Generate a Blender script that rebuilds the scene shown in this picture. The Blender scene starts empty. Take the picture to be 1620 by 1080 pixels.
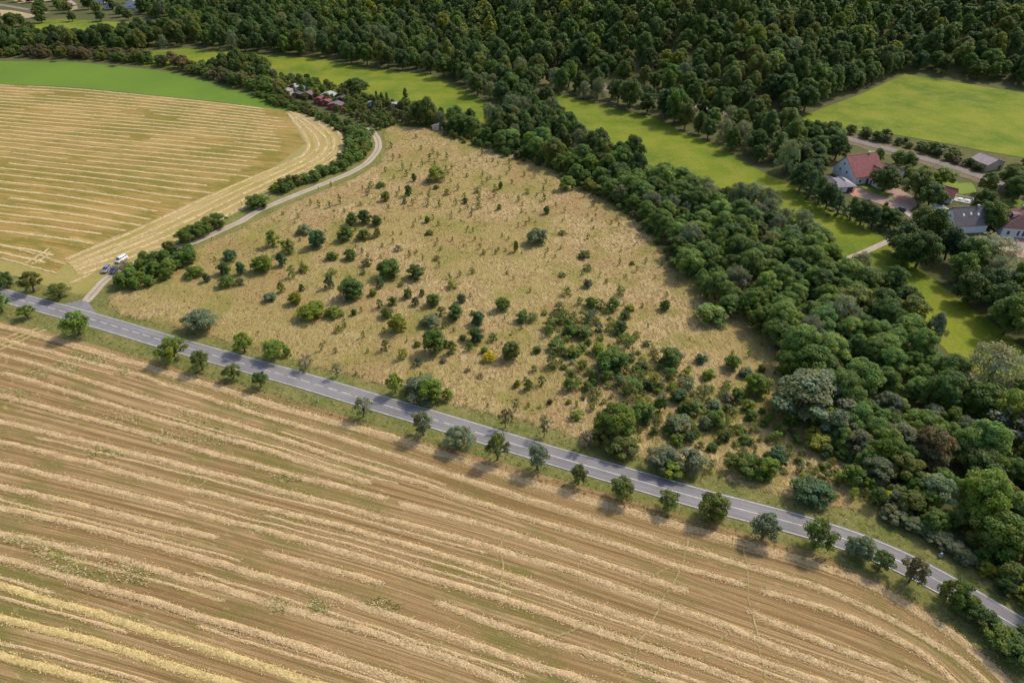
import bpy, math, random
import numpy as np
from mathutils import Vector
from mathutils.geometry import delaunay_2d_cdt

# ------------------------------------------------------------------ camera, sky, sun, exposure
S = bpy.context.scene
COL = S.collection
CAM_H, PITCH = 120.0, math.radians(35.5)
cam_d = bpy.data.cameras.new('camera'); cam = bpy.data.objects.new('camera', cam_d); COL.objects.link(cam)
cam.location = (0, 0, CAM_H); cam.rotation_euler = (math.pi/2 - PITCH, 0, 0)
cam_d.sensor_width = 36; cam_d.lens = 24.0; cam_d.clip_start = 1; cam_d.clip_end = 8000
S.camera = cam
SUN_EL, SUN_AZ = math.radians(46), math.radians(52)      # azimuth clockwise from +Y
W = bpy.data.worlds.new("World"); S.world = W; W.use_nodes = True
_nt = W.node_tree; _nt.nodes.clear()
_sky = _nt.nodes.new('ShaderNodeTexSky'); _sky.sky_type = 'NISHITA'; _sky.sun_disc = False
_sky.sun_elevation = SUN_EL; _sky.sun_rotation = SUN_AZ; _sky.air_density = 1.0; _sky.dust_density = 2.5; _sky.ozone_density = 1.0
_bg = _nt.nodes.new('ShaderNodeBackground'); _bg.inputs[1].default_value = 0.15
_wo = _nt.nodes.new('ShaderNodeOutputWorld')
_nt.links.new(_sky.outputs[0], _bg.inputs[0]); _nt.links.new(_bg.outputs[0], _wo.inputs[0])
sun_d = bpy.data.lights.new('sun', 'SUN'); sun_d.energy = 2.35; sun_d.angle = math.radians(6.0); sun_d.color = (1, 0.94, 0.83)
sun = bpy.data.objects.new('sun', sun_d); COL.objects.link(sun)
_sd = Vector((math.sin(SUN_AZ)*math.cos(SUN_EL), math.cos(SUN_AZ)*math.cos(SUN_EL), math.sin(SUN_EL)))
sun.rotation_euler = _sd.to_track_quat('Z', 'Y').to_euler()
S.view_settings.view_transform = 'Standard'; S.view_settings.look = 'None'
S.view_settings.gamma = 1; S.view_settings.exposure = 0.47
S.view_settings.use_curve_mapping = False

rnd = random.Random(7)
rng = np.random.default_rng(11)

# ------------------------------------------------------------------ noise and terrain
def _hash(ix, iy, seed):
    h = (ix.astype(np.int64)*374761393 + iy.astype(np.int64)*668265263 + seed*1442695041) & 0xffffffff
    h = ((h ^ (h >> 13))*1274126177) & 0xffffffff
    return ((h ^ (h >> 16)) & 0xffff)/65535.0
def vnoise(x, y, seed=0):
    x = np.asarray(x, float); y = np.asarray(y, float)
    ix = np.floor(x); iy = np.floor(y); fx = x-ix; fy = y-iy
    fx = fx*fx*(3-2*fx); fy = fy*fy*(3-2*fy)
    a = _hash(ix, iy, seed); b = _hash(ix+1, iy, seed); c = _hash(ix, iy+1, seed); d = _hash(ix+1, iy+1, seed)
    return (a*(1-fx)+b*fx)*(1-fy)+(c*(1-fx)+d*fx)*fy
def fbm(x, y, seed=0, o=3):
    r = 0; a = .5; t = 0
    for i in range(o):
        r = r + a*vnoise(np.asarray(x)*2**i, np.asarray(y)*2**i, seed+i); t += a; a *= .5
    return r/t

def ray(u, v):
    x = (u-810)/1080.0; y = (540-v)/1080.0
    return np.array([x, math.cos(PITCH)+y*math.sin(PITCH), -math.sin(PITCH)+y*math.cos(PITCH)])
def flat(u, v, z=0.0):
    d = ray(u, v); t = (CAM_H-z)/-d[2]
    return (d[0]*t, d[1]*t)

TOE = [flat(*p) for p in [(-500, -60), (150, -45), (420, -22), (620, 28), (850, 108), (1000, 142), (1170, 172), (1275, 182), (1430, 114), (1620, 138), (1900, 165)]]
TOE = np.array(TOE)
def H(x, y):
    x = np.asarray(x, float); y = np.asarray(y, float)
    best = np.full(x.shape, 1e9); sgn = np.zeros(x.shape)
    for a, b in zip(TOE[:-1], TOE[1:]):
        ab = b-a; L = ab@ab
        t = np.clip(((x-a[0])*ab[0]+(y-a[1])*ab[1])/L, 0, 1)
        dx = x-a[0]-t*ab[0]; dy = y-a[1]-t*ab[1]
        d = np.hypot(dx, dy); s = np.where(ab[0]*(y-a[1])-ab[1]*(x-a[0]) > 0, 1.0, -1.0)
        m = d < best-1e-6; best = np.where(m, d, best); sgn = np.where(m, s, sgn)
    d = np.clip(best*sgn, 0, None)
    h = 0.36*(d*d/(d+18.0))
    h = 110*(1-np.exp(-h/110.0))
    far = np.clip((np.hypot(x, y)-1100)/1500.0, 0, 1)
    return h + far*60
def Hs(x, y): return float(H(np.array([x]), np.array([y]))[0])
def gp(u, v):
    d = ray(u, v); 
    if v > 215 : 
        t = CAM_H/-d[2]; return (d[0]*t, d[1]*t)
    t = 250.0
    tmax = min(CAM_H/-d[2] if d[2] < 0 else 3000, 3000)
    ts = np.linspace(t, tmax, 500)
    z = CAM_H+d[2]*ts; h = H(d[0]*ts, d[1]*ts)
    k = np.nonzero(z <= h+1e-3)[0]
    t = ts[k[0]] if len(k) else tmax
    if len(k) and k[0] > 0:
        lo, hi = ts[k[0]-1], ts[k[0]]
        for _ in range(18):
            m = (lo+hi)/2
            if CAM_H+d[2]*m <= Hs(d[0]*m, d[1]*m): hi = m
            else: lo = m
        t = hi
    return (d[0]*t, d[1]*t)
def gps(pts): return [gp(*p) for p in pts]
def proj(x, y, z):
    X = x; Yd = y*math.cos(PITCH)-(z-CAM_H)*math.sin(PITCH); U = y*math.sin(PITCH)+(z-CAM_H)*math.cos(PITCH)
    return 810+1080*X/Yd, 540-1080*U/Yd
def zdist(x, y, z=0): return y*math.cos(PITCH)-(z-CAM_H)*math.sin(PITCH)
def inpoly(x, y, P):
    x = np.asarray(x); y = np.asarray(y); r = np.zeros(x.shape, bool); n = len(P)
    for i in range(n):
        x1, y1 = P[i]; x2, y2 = P[(i+1) % n]
        if y1 == y2: continue
        c = ((y1 > y) != (y2 > y)) & (x < (x2-x1)*(y-y1)/(y2-y1)+x1)
        r ^= c
    return r

# ------------------------------------------------------------------ object helpers
def tag(o, label=None, cat=None, group=None, kind=None):
    if label: o['label'] = label
    if cat: o['category'] = cat
    if group: o['group'] = group
    if kind: o['kind'] = kind
    return o
def mesh_np(name, V, F, mats, fm=None, smooth=False, uv=None, fcol=None):
    """V (n,3), F list/array of equal-size faces, uv per vertex (n,2), fcol per face rgb"""
    me = bpy.data.meshes.new(name); V = np.asarray(V, np.float32); F = np.asarray(F, np.int32)
    k = F.shape[1]; nf = len(F)
    me.vertices.add(len(V)); me.vertices.foreach_set('co', V.ravel())
    me.loops.add(nf*k); me.loops.foreach_set('vertex_index', F.ravel())
    me.polygons.add(nf); me.polygons.foreach_set('loop_start', np.arange(nf, dtype=np.int32)*k)
    if fm is not None: me.polygons.foreach_set('material_index', np.asarray(fm, np.int32))
    if uv is not None:
        l = me.uv_layers.new(name='UVMap'); l.data.foreach_set('uv', np.asarray(uv, np.float32)[F.ravel()].ravel())
    if fcol is not None:
        a = me.attributes.new('lc', 'FLOAT_COLOR', 'FACE')
        c = np.ones((nf, 4), np.float32); c[:, :3] = fcol; a.data.foreach_set('color', c.ravel())
    me.update(calc_edges=True); me.validate()
    if smooth: me.polygons.foreach_set('use_smooth', np.ones(nf, bool))
    for m in (mats if isinstance(mats, (list, tuple)) else [mats]): me.materials.append(m)
    return me
def link(name, me, parent=None, loc=None):
    o = bpy.data.objects.new(name, me); COL.objects.link(o)
    if parent: o.parent = parent
    if loc: o.location = loc
    return o
def empty(name, loc, rz=0):
    o = bpy.data.objects.new(name, None); COL.objects.link(o); o.location = loc; o.rotation_euler = (0, 0, rz); o.empty_display_size = 1
    return o
class MB:
    def __init__(s): s.v = []; s.f = []
    def box(s, x0, x1, y0, y1, z0, z1):
        n = len(s.v); s.v += [(x0,y0,z0),(x1,y0,z0),(x1,y1,z0),(x0,y1,z0),(x0,y0,z1),(x1,y0,z1),(x1,y1,z1),(x0,y1,z1)]
        s.f += [(n,n+3,n+2,n+1),(n+4,n+5,n+6,n+7),(n,n+1,n+5,n+4),(n+1,n+2,n+6,n+5),(n+2,n+3,n+7,n+6),(n+3,n,n+4,n+7)]
        return s
    def poly(s, pts):
        n = len(s.v); s.v += [tuple(p) for p in pts]; s.f.append(tuple(range(n, n+len(pts)))); return s
    def loft(s, rings, cap=True):
        n = len(s.v); k = len(rings[0])
        for r in rings: s.v += [tuple(p) for p in r]
        for i in range(len(rings)-1):
            for j in range(k):
                a = n+i*k+j; b = n+i*k+(j+1) % k; s.f.append((a, b, b+k, a+k))
        if cap: s.f.append(tuple(range(n+k-1, n-1, -1))); s.f.append(tuple(range(n+(len(rings)-1)*k, n+len(rings)*k)))
        return s
    def tube(s, pts, rad, k=6):
        rings = []
        for i, p in enumerate(pts):
            a = Vector(pts[max(i-1, 0)]); b = Vector(pts[min(i+1, len(pts)-1)]); d = (b-a).normalized()
            u = d.cross(Vector((0, 1, 0.01))); u.normalize(); w = d.cross(u)
            r = rad[i] if isinstance(rad, (list, tuple)) else rad
            rings.append([Vector(p)+u*r*math.cos(t*2*math.pi/k)+w*r*math.sin(t*2*math.pi/k) for t in range(k)])
        return s.loft(rings)
    def build(s, name, mat, parent=None, smooth=False, bevel=0):
        me = bpy.data.meshes.new(name); me.from_pydata([tuple(p) for p in s.v], [], s.f)
        import bmesh
        bm = bmesh.new(); bm.from_mesh(me); bmesh.ops.recalc_face_normals(bm, faces=bm.faces)
        if bevel: bmesh.ops.bevel(bm, geom=bm.edges[:], offset=bevel, segments=2, affect='EDGES', profile=.6)
        bm.to_mesh(me); bm.free()
        if smooth: me.polygons.foreach_set('use_smooth', [True]*len(me.polygons))
        me.materials.append(mat)
        return link(name, me, parent)

# ------------------------------------------------------------------ materials
def mat(name, rough=.9, spec=.2):
    m = bpy.data.materials.new(name); m.use_nodes = True
    b = m.node_tree.nodes['Principled BSDF']; b.inputs['Roughness'].default_value = rough; b.inputs['Specular IOR Level'].default_value = spec
    return m, m.node_tree, b
def N(nt, t, **kw):
    n = nt.nodes.new(t)
    for k, v in kw.items(): setattr(n, k, v)
    return n
def ramp(nt, fac, stops):
    r = N(nt, 'ShaderNodeValToRGB'); e = r.color_ramp.elements
    while len(e) < len(stops): e.new(.5)
    for i, (p, c) in enumerate(stops): e[i].position = p; e[i].color = (c[0], c[1], c[2], 1) if isinstance(c, tuple) else (c, c, c, 1)
    nt.links.new(fac, r.inputs[0]); return r.outputs[0]
def noise(nt, vec, scale, detail=3, rough=.55, dist=0):
    n = N(nt, 'ShaderNodeTexNoise'); n.inputs['Scale'].default_value = scale; n.inputs['Detail'].default_value = detail
    n.inputs['Roughness'].default_value = rough; n.inputs['Distortion'].default_value = dist
    if vec is not None: nt.links.new(vec, n.inputs['Vector'])
    return n.outputs[0]
def mapping(nt, vec, sc=(1, 1, 1), rot=(0, 0, 0), loc=(0, 0, 0)):
    m = N(nt, 'ShaderNodeMapping'); m.inputs['Scale'].default_value = sc; m.inputs['Rotation'].default_value = rot; m.inputs['Location'].default_value = loc
    nt.links.new(vec, m.inputs[0]); return m.outputs[0]
def mix(nt, fac, a, b, mode='MIX'):
    m = N(nt, 'ShaderNodeMix', data_type='RGBA', blend_type=mode)
    for s, i in ((fac, 0), (a, 6), (b, 7)):
        if isinstance(s, (int, float)): m.inputs[i].default_value = s
        elif isinstance(s, tuple): m.inputs[i].default_value = (*s, 1)
        else: nt.links.new(s, m.inputs[i])
    return m.outputs[2]
def bump(nt, b, h, strength=.5, dist=.2):
    n = N(nt, 'ShaderNodeBump'); n.inputs['Strength'].default_value = strength; n.inputs['Distance'].default_value = dist
    nt.links.new(h, n.inputs['Height']); nt.links.new(n.outputs[0], b.inputs['Normal'])
def pos(nt): return N(nt, 'ShaderNodeNewGeometry').outputs['Position']
def uvn(nt): return N(nt, 'ShaderNodeUVMap').outputs[0]
def math_(nt, op, a, b=0.0):
    m = N(nt, 'ShaderNodeMath', operation=op)
    for s, i in ((a, 0), (b, 1)):
        if isinstance(s, (int, float)): m.inputs[i].default_value = s
        else: nt.links.new(s, m.inputs[i])
    return m.outputs[0]

def mat_plain(name, col, rough=.7, spec=.3, var=.12, scale=1.5, metal=0):
    m, nt, b = mat(name, rough, spec); p = N(nt, 'ShaderNodeTexCoord').outputs['Object']
    n = noise(nt, p, scale, 3)
    dk = tuple(c*(1-var) for c in col); lt = tuple(min(1, c*(1+var)) for c in col)
    nt.links.new(ramp(nt, n, [(.3, dk), (.7, lt)]), b.inputs['Base Color']); b.inputs['Metallic'].default_value = metal
    return m
def mat_ground(name, a, b_, c, s1=.05, s2=.6, bs=.6, bd=.3, fine=2.5, finev=.3):
    """three-tone patchy natural ground"""
    m, nt, b = mat(name, .95, .1); p = pos(nt)
    n1 = noise(nt, p, s1, 4, .6); n2 = noise(nt, p, s2, 4, .65); n3 = noise(nt, p, fine, 3, .7)
    c1 = mix(nt, ramp(nt, n1, [(.38, 0.), (.62, 1.)]), a, b_)
    c2 = mix(nt, ramp(nt, n2, [(.45, 0.), (.75, .8)]), c1, c)
    c3 = mix(nt, 1.0, c2, ramp(nt, n3, [(.25, 1-finev), (.75, 1+finev*.8 if finev < .3 else 1.)]), 'MULTIPLY')
    nt.links.new(c3, b.inputs['Base Color']); bump(nt, b, math_(nt, 'ADD', n2, n3), bs, bd)
    return m
def mat_field(name, cols, green, streak=1.0, gthr=.55):
    """stubble with streaks along the working direction (UV in metres: along, across)"""
    m, nt, b = mat(name, .95, .1); uv = uvn(nt); p = pos(nt)
    st = noise(nt, mapping(nt, uv, (.012, 1.1*streak, 1)), 1, 4, .6)
    st2 = noise(nt, mapping(nt, uv, (.03, 4.5*streak, 1), loc=(7, 3, 0)), 1, 3, .6)
    big = noise(nt, p, .022, 3, .5); med = noise(nt, mapping(nt, uv, (.07, .22, 1), loc=(3, 9, 0)), 1, 4, .6)
    fine = noise(nt, p, 2.6, 4, .7)
    f = math_(nt, 'ADD', math_(nt, 'MULTIPLY', st, .55), math_(nt, 'MULTIPLY', st2, .45))
    c = ramp(nt, f, [(.41, cols[0]), (.47, cols[1]), (.53, cols[2]), (.60, cols[3])])
    sx = N(nt, 'ShaderNodeSeparateXYZ'); nt.links.new(uv, sx.inputs[0])
    tl = math_(nt, 'SINE', math_(nt, 'ADD', math_(nt, 'MULTIPLY', sx.outputs[1], 4.65), math_(nt, 'MULTIPLY', st, 5.0)))
    c = mix(nt, 1.0, c, ramp(nt, math_(nt, 'ADD', math_(nt, 'MULTIPLY', tl, .5), .5), [(.0, .80), (.45, 1.)]), 'MULTIPLY')
    g = math_(nt, 'ADD', math_(nt, 'MULTIPLY', big, .45), math_(nt, 'MULTIPLY', med, .55))
    c = mix(nt, ramp(nt, g, [(gthr-.08, 0.), (gthr+.05, .85)]), c, green)
    c = mix(nt, 1.0, c, ramp(nt, fine, [(.25, .66), (.8, 1.)]), 'MULTIPLY')
    dirt = noise(nt, mapping(nt, uv, (.35, .9, 1), loc=(1, 5, 0)), 1, 3, .6)
    c = mix(nt, ramp(nt, dirt, [(.6, 0.), (.75, .35)]), c, tuple(min(1, x*1.25) for x in cols[3]))
    nt.links.new(c, b.inputs['Base Color'])
    bump(nt, b, math_(nt, 'ADD', st2, fine), .7, .15)
    return m
def mat_straw(name, a, b_, c):
    m, nt, b = mat(name, .9, .15); p = pos(nt)
    n1 = noise(nt, p, 3.2, 4, .75); n2 = noise(nt, p, .12, 3, .5)
    col = ramp(nt, n1, [(.3, a), (.5, b_), (.68, c)])
    col = mix(nt, ramp(nt, n2, [(.3, .75), (.7, 1.)]), mix(nt, .5, col, a), col)
    nt.links.new(col, b.inputs['Base Color']); bump(nt, b, n1, .9, .25)
    return m
def mat_leaf():
    m = bpy.data.materials.new('foliage'); m.use_nodes = True; nt = m.node_tree; b = nt.nodes['Principled BSDF']
    oi = N(nt, 'ShaderNodeObjectInfo'); at = N(nt, 'ShaderNodeAttribute', attribute_name='lc')
    c = mix(nt, 1.0, oi.outputs['Color'], at.outputs['Color'], 'MULTIPLY')
    n = noise(nt, pos(nt), .9, 2, .6)
    c = mix(nt, 1.0, c, ramp(nt, n, [(.3, .8), (.7, 1.)]), 'MULTIPLY')
    nt.links.new(c, b.inputs['Base Color']); b.inputs['Roughness'].default_value = .6; b.inputs['Specular IOR Level'].default_value = .25
    tr = N(nt, 'ShaderNodeBsdfTranslucent'); nt.links.new(mix(nt, 1.0, c, (1.3, 1.35, .7), 'MULTIPLY'), tr.inputs[0])
    ms = N(nt, 'ShaderNodeMixShader'); ms.inputs[0].default_value = .40
    nt.links.new(b.outputs[0], ms.inputs[1]); nt.links.new(tr.outputs[0], ms.inputs[2])
    nt.links.new(ms.outputs[0], nt.nodes['Material Output'].inputs[0])
    return m
LEAF = mat_leaf()
BARK = mat_plain('bark', (.11, .085, .06), .95, .1, .3, 4)
M = {
 'ground': mat_ground('ground_soil', (.10, .11, .035), (.14, .13, .05), (.08, .08, .03), .03, .4),
 'verge': mat_ground('verge_grass', (.145, .165, .035), (.22, .205, .06), (.33, .27, .12), .09, .7, .8, .35),
 'meadow': None,
 'valley': mat_ground('valley_grass', (.115, .172, .014), (.215, .245, .018), (.24, .225, .04), .025, .10, .6, .3, .8, .3),
 'green': mat_ground('green_crop', (.10, .175, .02), (.125, .20, .022), (.13, .17, .028), .02, .15, .3, .15, 1.0, .12),
 'field_low': mat_field('stubble_brown', ((.228,.137,.052), (.312,.194,.079), (.380,.245,.107), (.50,.348,.170)), (.185,.165,.042), 1.0, .56),
 'field_up': mat_field('stubble_gold', ((.265,.17,.04), (.365,.235,.065), (.45,.30,.095), (.58,.41,.155)), (.20,.18,.03), .8, .52),
 'headland': mat_field('stubble_headland', ((.36,.26,.08), (.46,.33,.12), (.54,.39,.16), (.62,.46,.22)), (.34,.29,.05), 1.0, .55),
 'straw': mat_straw('straw', (.41,.275,.125), (.57,.40,.20), (.70,.52,.29)),
 'straw_gold': mat_straw('straw_gold', (.46,.33,.15), (.64,.49,.25), (.76,.60,.34)),
 'straw_yellow': mat_straw('straw_yellow', (.46,.33,.12), (.61,.455,.185), (.72,.56,.27)),
 'gravel': mat_ground('gravel', (.47,.375,.285), (.53,.43,.34), (.39,.30,.21), .2, 1.2, .4, .1),
 'ballast': mat_ground('ballast', (.24,.20,.17), (.29,.24,.20), (.18,.15,.11), .1, .9, .5, .2),
 'clay': mat_ground('pink_paving', (.38,.24,.19), (.42,.28,.22), (.33,.22,.17), .2, 1.2, .3, .1),
 'white_paint': mat_plain('road_paint', (.52,.52,.50), .7, .3, .3, .8),
}
def _asph():
    m, nt, b = mat('asphalt', .85, .25); p = pos(nt); uv = uvn(nt)
    n = noise(nt, p, .12, 5, .65); f = noise(nt, p, 6, 3, .7)
    lane = noise(nt, mapping(nt, uv, (.01, 1.0, 1)), 1, 2)
    c = ramp(nt, math_(nt, 'ADD', math_(nt, 'MULTIPLY', n, .5), math_(nt, 'MULTIPLY', lane, .5)), [(.35, (.165,.150,.146)), (.65, (.265,.24,.232))])
    c = mix(nt, 1.0, c, ramp(nt, f, [(.3, .88), (.7, 1.)]), 'MULTIPLY')
    nt.links.new(c, b.inputs['Base Color']); bump(nt, b, f, .3, .03); return m
M['asphalt'] = _asph()
def _meadow():
    m, nt, b = mat('dry_grass_ground', .95, .1); p = pos(nt)
    a = noise(nt, mapping(nt, p, (.75, .32, 1), (0, 0, .9)), 1, 5, .65, 1.6)
    big = noise(nt, p, .016, 4, .6); mid = noise(nt, p, .055, 5, .62); fine = noise(nt, p, 2.2, 3, .7)
    c = ramp(nt, a, [(.36, (.255,.168,.068)), (.47, (.375,.262,.112)), (.56, (.465,.34,.158)), (.68, (.57,.43,.22))])
    c = mix(nt, ramp(nt, big, [(.44, 0.), (.56, .7)]), c, (.34,.265,.085))
    c = mix(nt, ramp(nt, mid, [(.50, 0.), (.60, .8)]), c, (.27,.235,.06))
    red = noise(nt, mapping(nt, p, (1, 1, 1), loc=(50, 20, 0)), .045, 4, .6)
    c = mix(nt, ramp(nt, red, [(.52, 0.), (.64, .55)]), c, (.36,.225,.10))
    c = mix(nt, 1.0, c, ramp(nt, fine, [(.25, .75), (.75, 1.)]), 'MULTIPLY')
    nt.links.new(c, b.inputs['Base Color']); bump(nt, b, math_(nt, 'ADD', a, math_(nt, 'MULTIPLY', fine, .4)), .9, .6); return m
M['meadow'] = _meadow()
HOLD = {}

# ------------------------------------------------------------------ sheets and strips
def resample(P, step):
    P = np.asarray(P, float); seg = np.hypot(*(P[1:]-P[:-1]).T); s = np.concatenate([[0], np.cumsum(seg)])
    n = max(2, int(s[-1]/step)+1); t = np.linspace(0, s[-1], n)
    return np.stack([np.interp(t, s, P[:, 0]), np.interp(t, s, P[:, 1])], 1), t
def smooth(P, n=3):
    P = np.asarray(P, float)
    for _ in range(n):
        Q = [P[0]]
        for a, b in zip(P[:-1], P[1:]): Q += [a*.75+b*.25, a*.25+b*.75]
        Q.append(P[-1]); P = np.array(Q)
    return P
def normals(P):
    d = np.gradient(P, axis=0); d /= np.maximum(1e-9, np.hypot(d[:, 0], d[:, 1]))[:, None]
    return np.stack([-d[:, 1], d[:, 0]], 1)
def sheet(name, poly, m, off, step=6.0, disp=None, jit=0.0):
    """ground sheet filling a world polygon, following the terrain"""
    P, _ = resample(np.vstack([poly, poly[:1]]), min(step, 5)); P = P[:-1]
    if jit:
        n = normals(np.vstack([P, P[:1]]))[:-1]; P = P+n*((fbm(P[:, 0]*.25, P[:, 1]*.25, 5)-.5)*2*jit)[:, None]
    x0, y0 = P.min(0); x1, y1 = P.max(0)
    gx, gy = np.meshgrid(np.arange(x0, x1, step), np.arange(y0, y1, step)); gx = gx.ravel(); gy = gy.ravel()
    gx = gx + rng.uniform(-.2, .2, gx.shape)*step; gy = gy+rng.uniform(-.2, .2, gy.shape)*step
    k = inpoly(gx, gy, P); pts = np.vstack([P, np.stack([gx[k], gy[k]], 1)])
    ed = [(i, (i+1) % len(P)) for i in range(len(P))]
    r = delaunay_2d_cdt([Vector(p) for p in pts], ed, [], 0, 1e-4)
    V = np.array([tuple(v) for v in r[0]]); F = [tuple(f) for f in r[2] if len(f) == 3]
    F = np.array(F); c = V[F].mean(1); F = F[inpoly(c[:, 0], c[:, 1], P)]
    z = H(V[:, 0], V[:, 1])+off
    if disp is not None:
        dz = disp(V[:, 0], V[:, 1]); dz[:len(P)] = -.01; z = z+dz
    me = mesh_np(name, np.column_stack([V, z]), F, m, smooth=True)
    o = link(name, me); tag(o, kind='structure'); return o
def grid_mesh(name, G, m, off, uv=None, disp=None):
    """G (rows, cols, 2) world grid"""
    a, b, _ = G.shape; x = G[..., 0].ravel(); y = G[..., 1].ravel(); z = H(x, y)+off
    if disp is not None: z = z+disp
    idx = np.arange(a*b).reshape(a, b)
    F = np.stack([idx[:-1, :-1], idx[:-1, 1:], idx[1:, 1:], idx[1:, :-1]], -1).reshape(-1, 4)
    me = mesh_np(name, np.column_stack([x, y, z]), F, m, smooth=True, uv=uv)
    o = link(name, me)
    return o
def strip(name, P, w, m, off, step=3.0, rag=0.0, wr=None):
    """ribbon along a world polyline, w = half width"""
    P, t = resample(P, step); n = normals(P); wr = w if wr is None else wr
    l = w+rag*(fbm(P[:, 0]*.3, P[:, 1]*.3, 1)-.5)*2; r = wr+rag*(fbm(P[:, 0]*.3+9, P[:, 1]*.3, 2)-.5)*2
    cols = [P+n*l[:, None] if rag else P+n*w, P+n*w*.33, P-n*wr*.33, P-n*(r[:, None] if rag else wr)]
    G = np.stack(cols, 1); uv = np.stack([np.repeat(t, 4), np.tile([w, w*.33, -wr*.33, -wr], len(P))], 1)
    o = grid_mesh(name, G, m, off, uv); tag(o, kind='structure'); return o
# ================================================================== SETTING
gxs = np.unique(np.concatenate([np.linspace(-4500, -800, 24), np.arange(-800, 801, 10), np.linspace(800, 4500, 24)]))
gys = np.unique(np.concatenate([np.linspace(-1500, -100, 12), np.arange(-100, 1401, 10), np.linspace(1400, 6000, 24)]))
GG = np.stack(np.meshgrid(gxs, gys), -1)
tag(grid_mesh('ground', GG, M['ground'], 0.0), kind='structure')

# ---- the main road
T = [(6,457),(46,468.5),(111,485),(148,495),(204,511),(259,528),(300,540),(405,569),(505,596),(585,621),(655,641),(755,670),(810,687.5),(910,717.5),(1017,746),(1110,776),(1202,797),(1300,822),(1363,842),(1432,869),(1483,897),(1530,924),(1571,949),(1620,978)]
T = np.array(gps(T)); T = smooth(T, 1)
ext0 = T[0]+(T[0]-T[4])/np.linalg.norm(T[0]-T[4])*160; ext1 = T[-1]+(T[-1]-T[-5])/np.linalg.norm(T[-1]-T[-5])*110
T, _ = resample(np.vstack([ext0, T, ext1]), 4.0)
for _ in range(3): T[1:-1] = (T[:-2]+2*T[1:-1]+T[2:])/4
nT = normals(T); RC = T-nT*3.0                       # centre line
for _ in range(6): RC[1:-1] = (RC[:-2]+2*RC[1:-1]+RC[2:])/4
RC, RT = resample(RC, 2.0); RN = normals(RC)
def off_line(d): return RC+RN*d
def near_road(x, y):
    d = np.hypot(RC[:, 0]-x, RC[:, 1]-y); i = int(d.argmin())
    return float(((x-RC[i, 0])*RN[i, 0]+(y-RC[i, 1])*RN[i, 1])), i
strip('grass_verge', off_line(1.0), 12.5, M['verge'], .03, 3, 2.5)
strip('road', RC, 3.25, M['asphalt'], .12, 2)
def line(name, i0, i1, d, w, z=.127):
    P = off_line(d)[i0:i1]; n = RN[i0:i1]; G = np.stack([P+n*w, P-n*w], 1)
    return G
E0 = line('', 0, len(RC), 2.95, .08); E1 = line('', 0, len(RC), -2.95, .08)
tag(grid_mesh('road_edge_line', E0, M['white_paint'], .128), kind='structure'); tag(grid_mesh('road_edge_line', E1, M['white_paint'], .128), kind='structure')
def ridx(u, v):
    x, y = gp(u, v); return int(np.hypot(RC[:, 0]-x, RC[:, 1]-y).argmin())
iA, iB, iC, iD = ridx(600, 634), ridx(657, 652), ridx(800, 697), ridx(800, 697)
Vs, Fs = [], []
t = 0.0
while t < RT[-1]-4:
    solid = (RT[iA] < t < RT[iB]) or t > RT[iC]
    a, b = t, t+(4.5 if solid else 3.0)
    s = np.linspace(a, b, 3); px = np.interp(s, RT, RC[:, 0]); py = np.interp(s, RT, RC[:, 1]); nx = np.interp(s, RT, RN[:, 0]); ny = np.interp(s, RT, RN[:, 1])
    k = len(Vs)
    for j in range(3): Vs += [(px[j]+nx[j]*.09, py[j]+ny[j]*.09, .128), (px[j]-nx[j]*.09, py[j]-ny[j]*.09, .128)]
    Fs += [(k, k+1, k+3, k+2), (k+2, k+3, k+5, k+4)]
    t += 4.5
tag(link('road_centre_line', mesh_np('road_centre_line', Vs, Fs, M['white_paint'])), kind='structure')
# junction apron and the farm track
AP = gps([(98,482),(112,478.5),(128,474.5),(140,478),(146,488),(156,500),(140,496),(118,490)])
sheet('junction_apron', np.array(AP), M['asphalt'], .10, 3)
TR = gps([(128,484),(136,477),(155,455),(172,438),(195,424),(235,408),(282,391),(312,382),(350,364),(383,350),(405,335),(440,320),(497,297),(555,274),(582,258),(598,238),(600,226),(593,213),(584,202)])
TR = smooth(np.array(TR), 2); TRS, _ = resample(TR, 2.0)
strip('track_verge', TR, 7.5, M['verge'], .04, 3, 1.8)
strip('farm_track', TR, 1.7, M['gravel'], .09, 2.5, .35)
M['track_mid'] = mat_ground('track_middle', (.30,.27,.15), (.36,.31,.20), (.22,.22,.09), .3, 1.5, .5, .1)
strip('track_centre', TR[6:], .32, M['track_mid'], .10, 1.5, .25)

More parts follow.
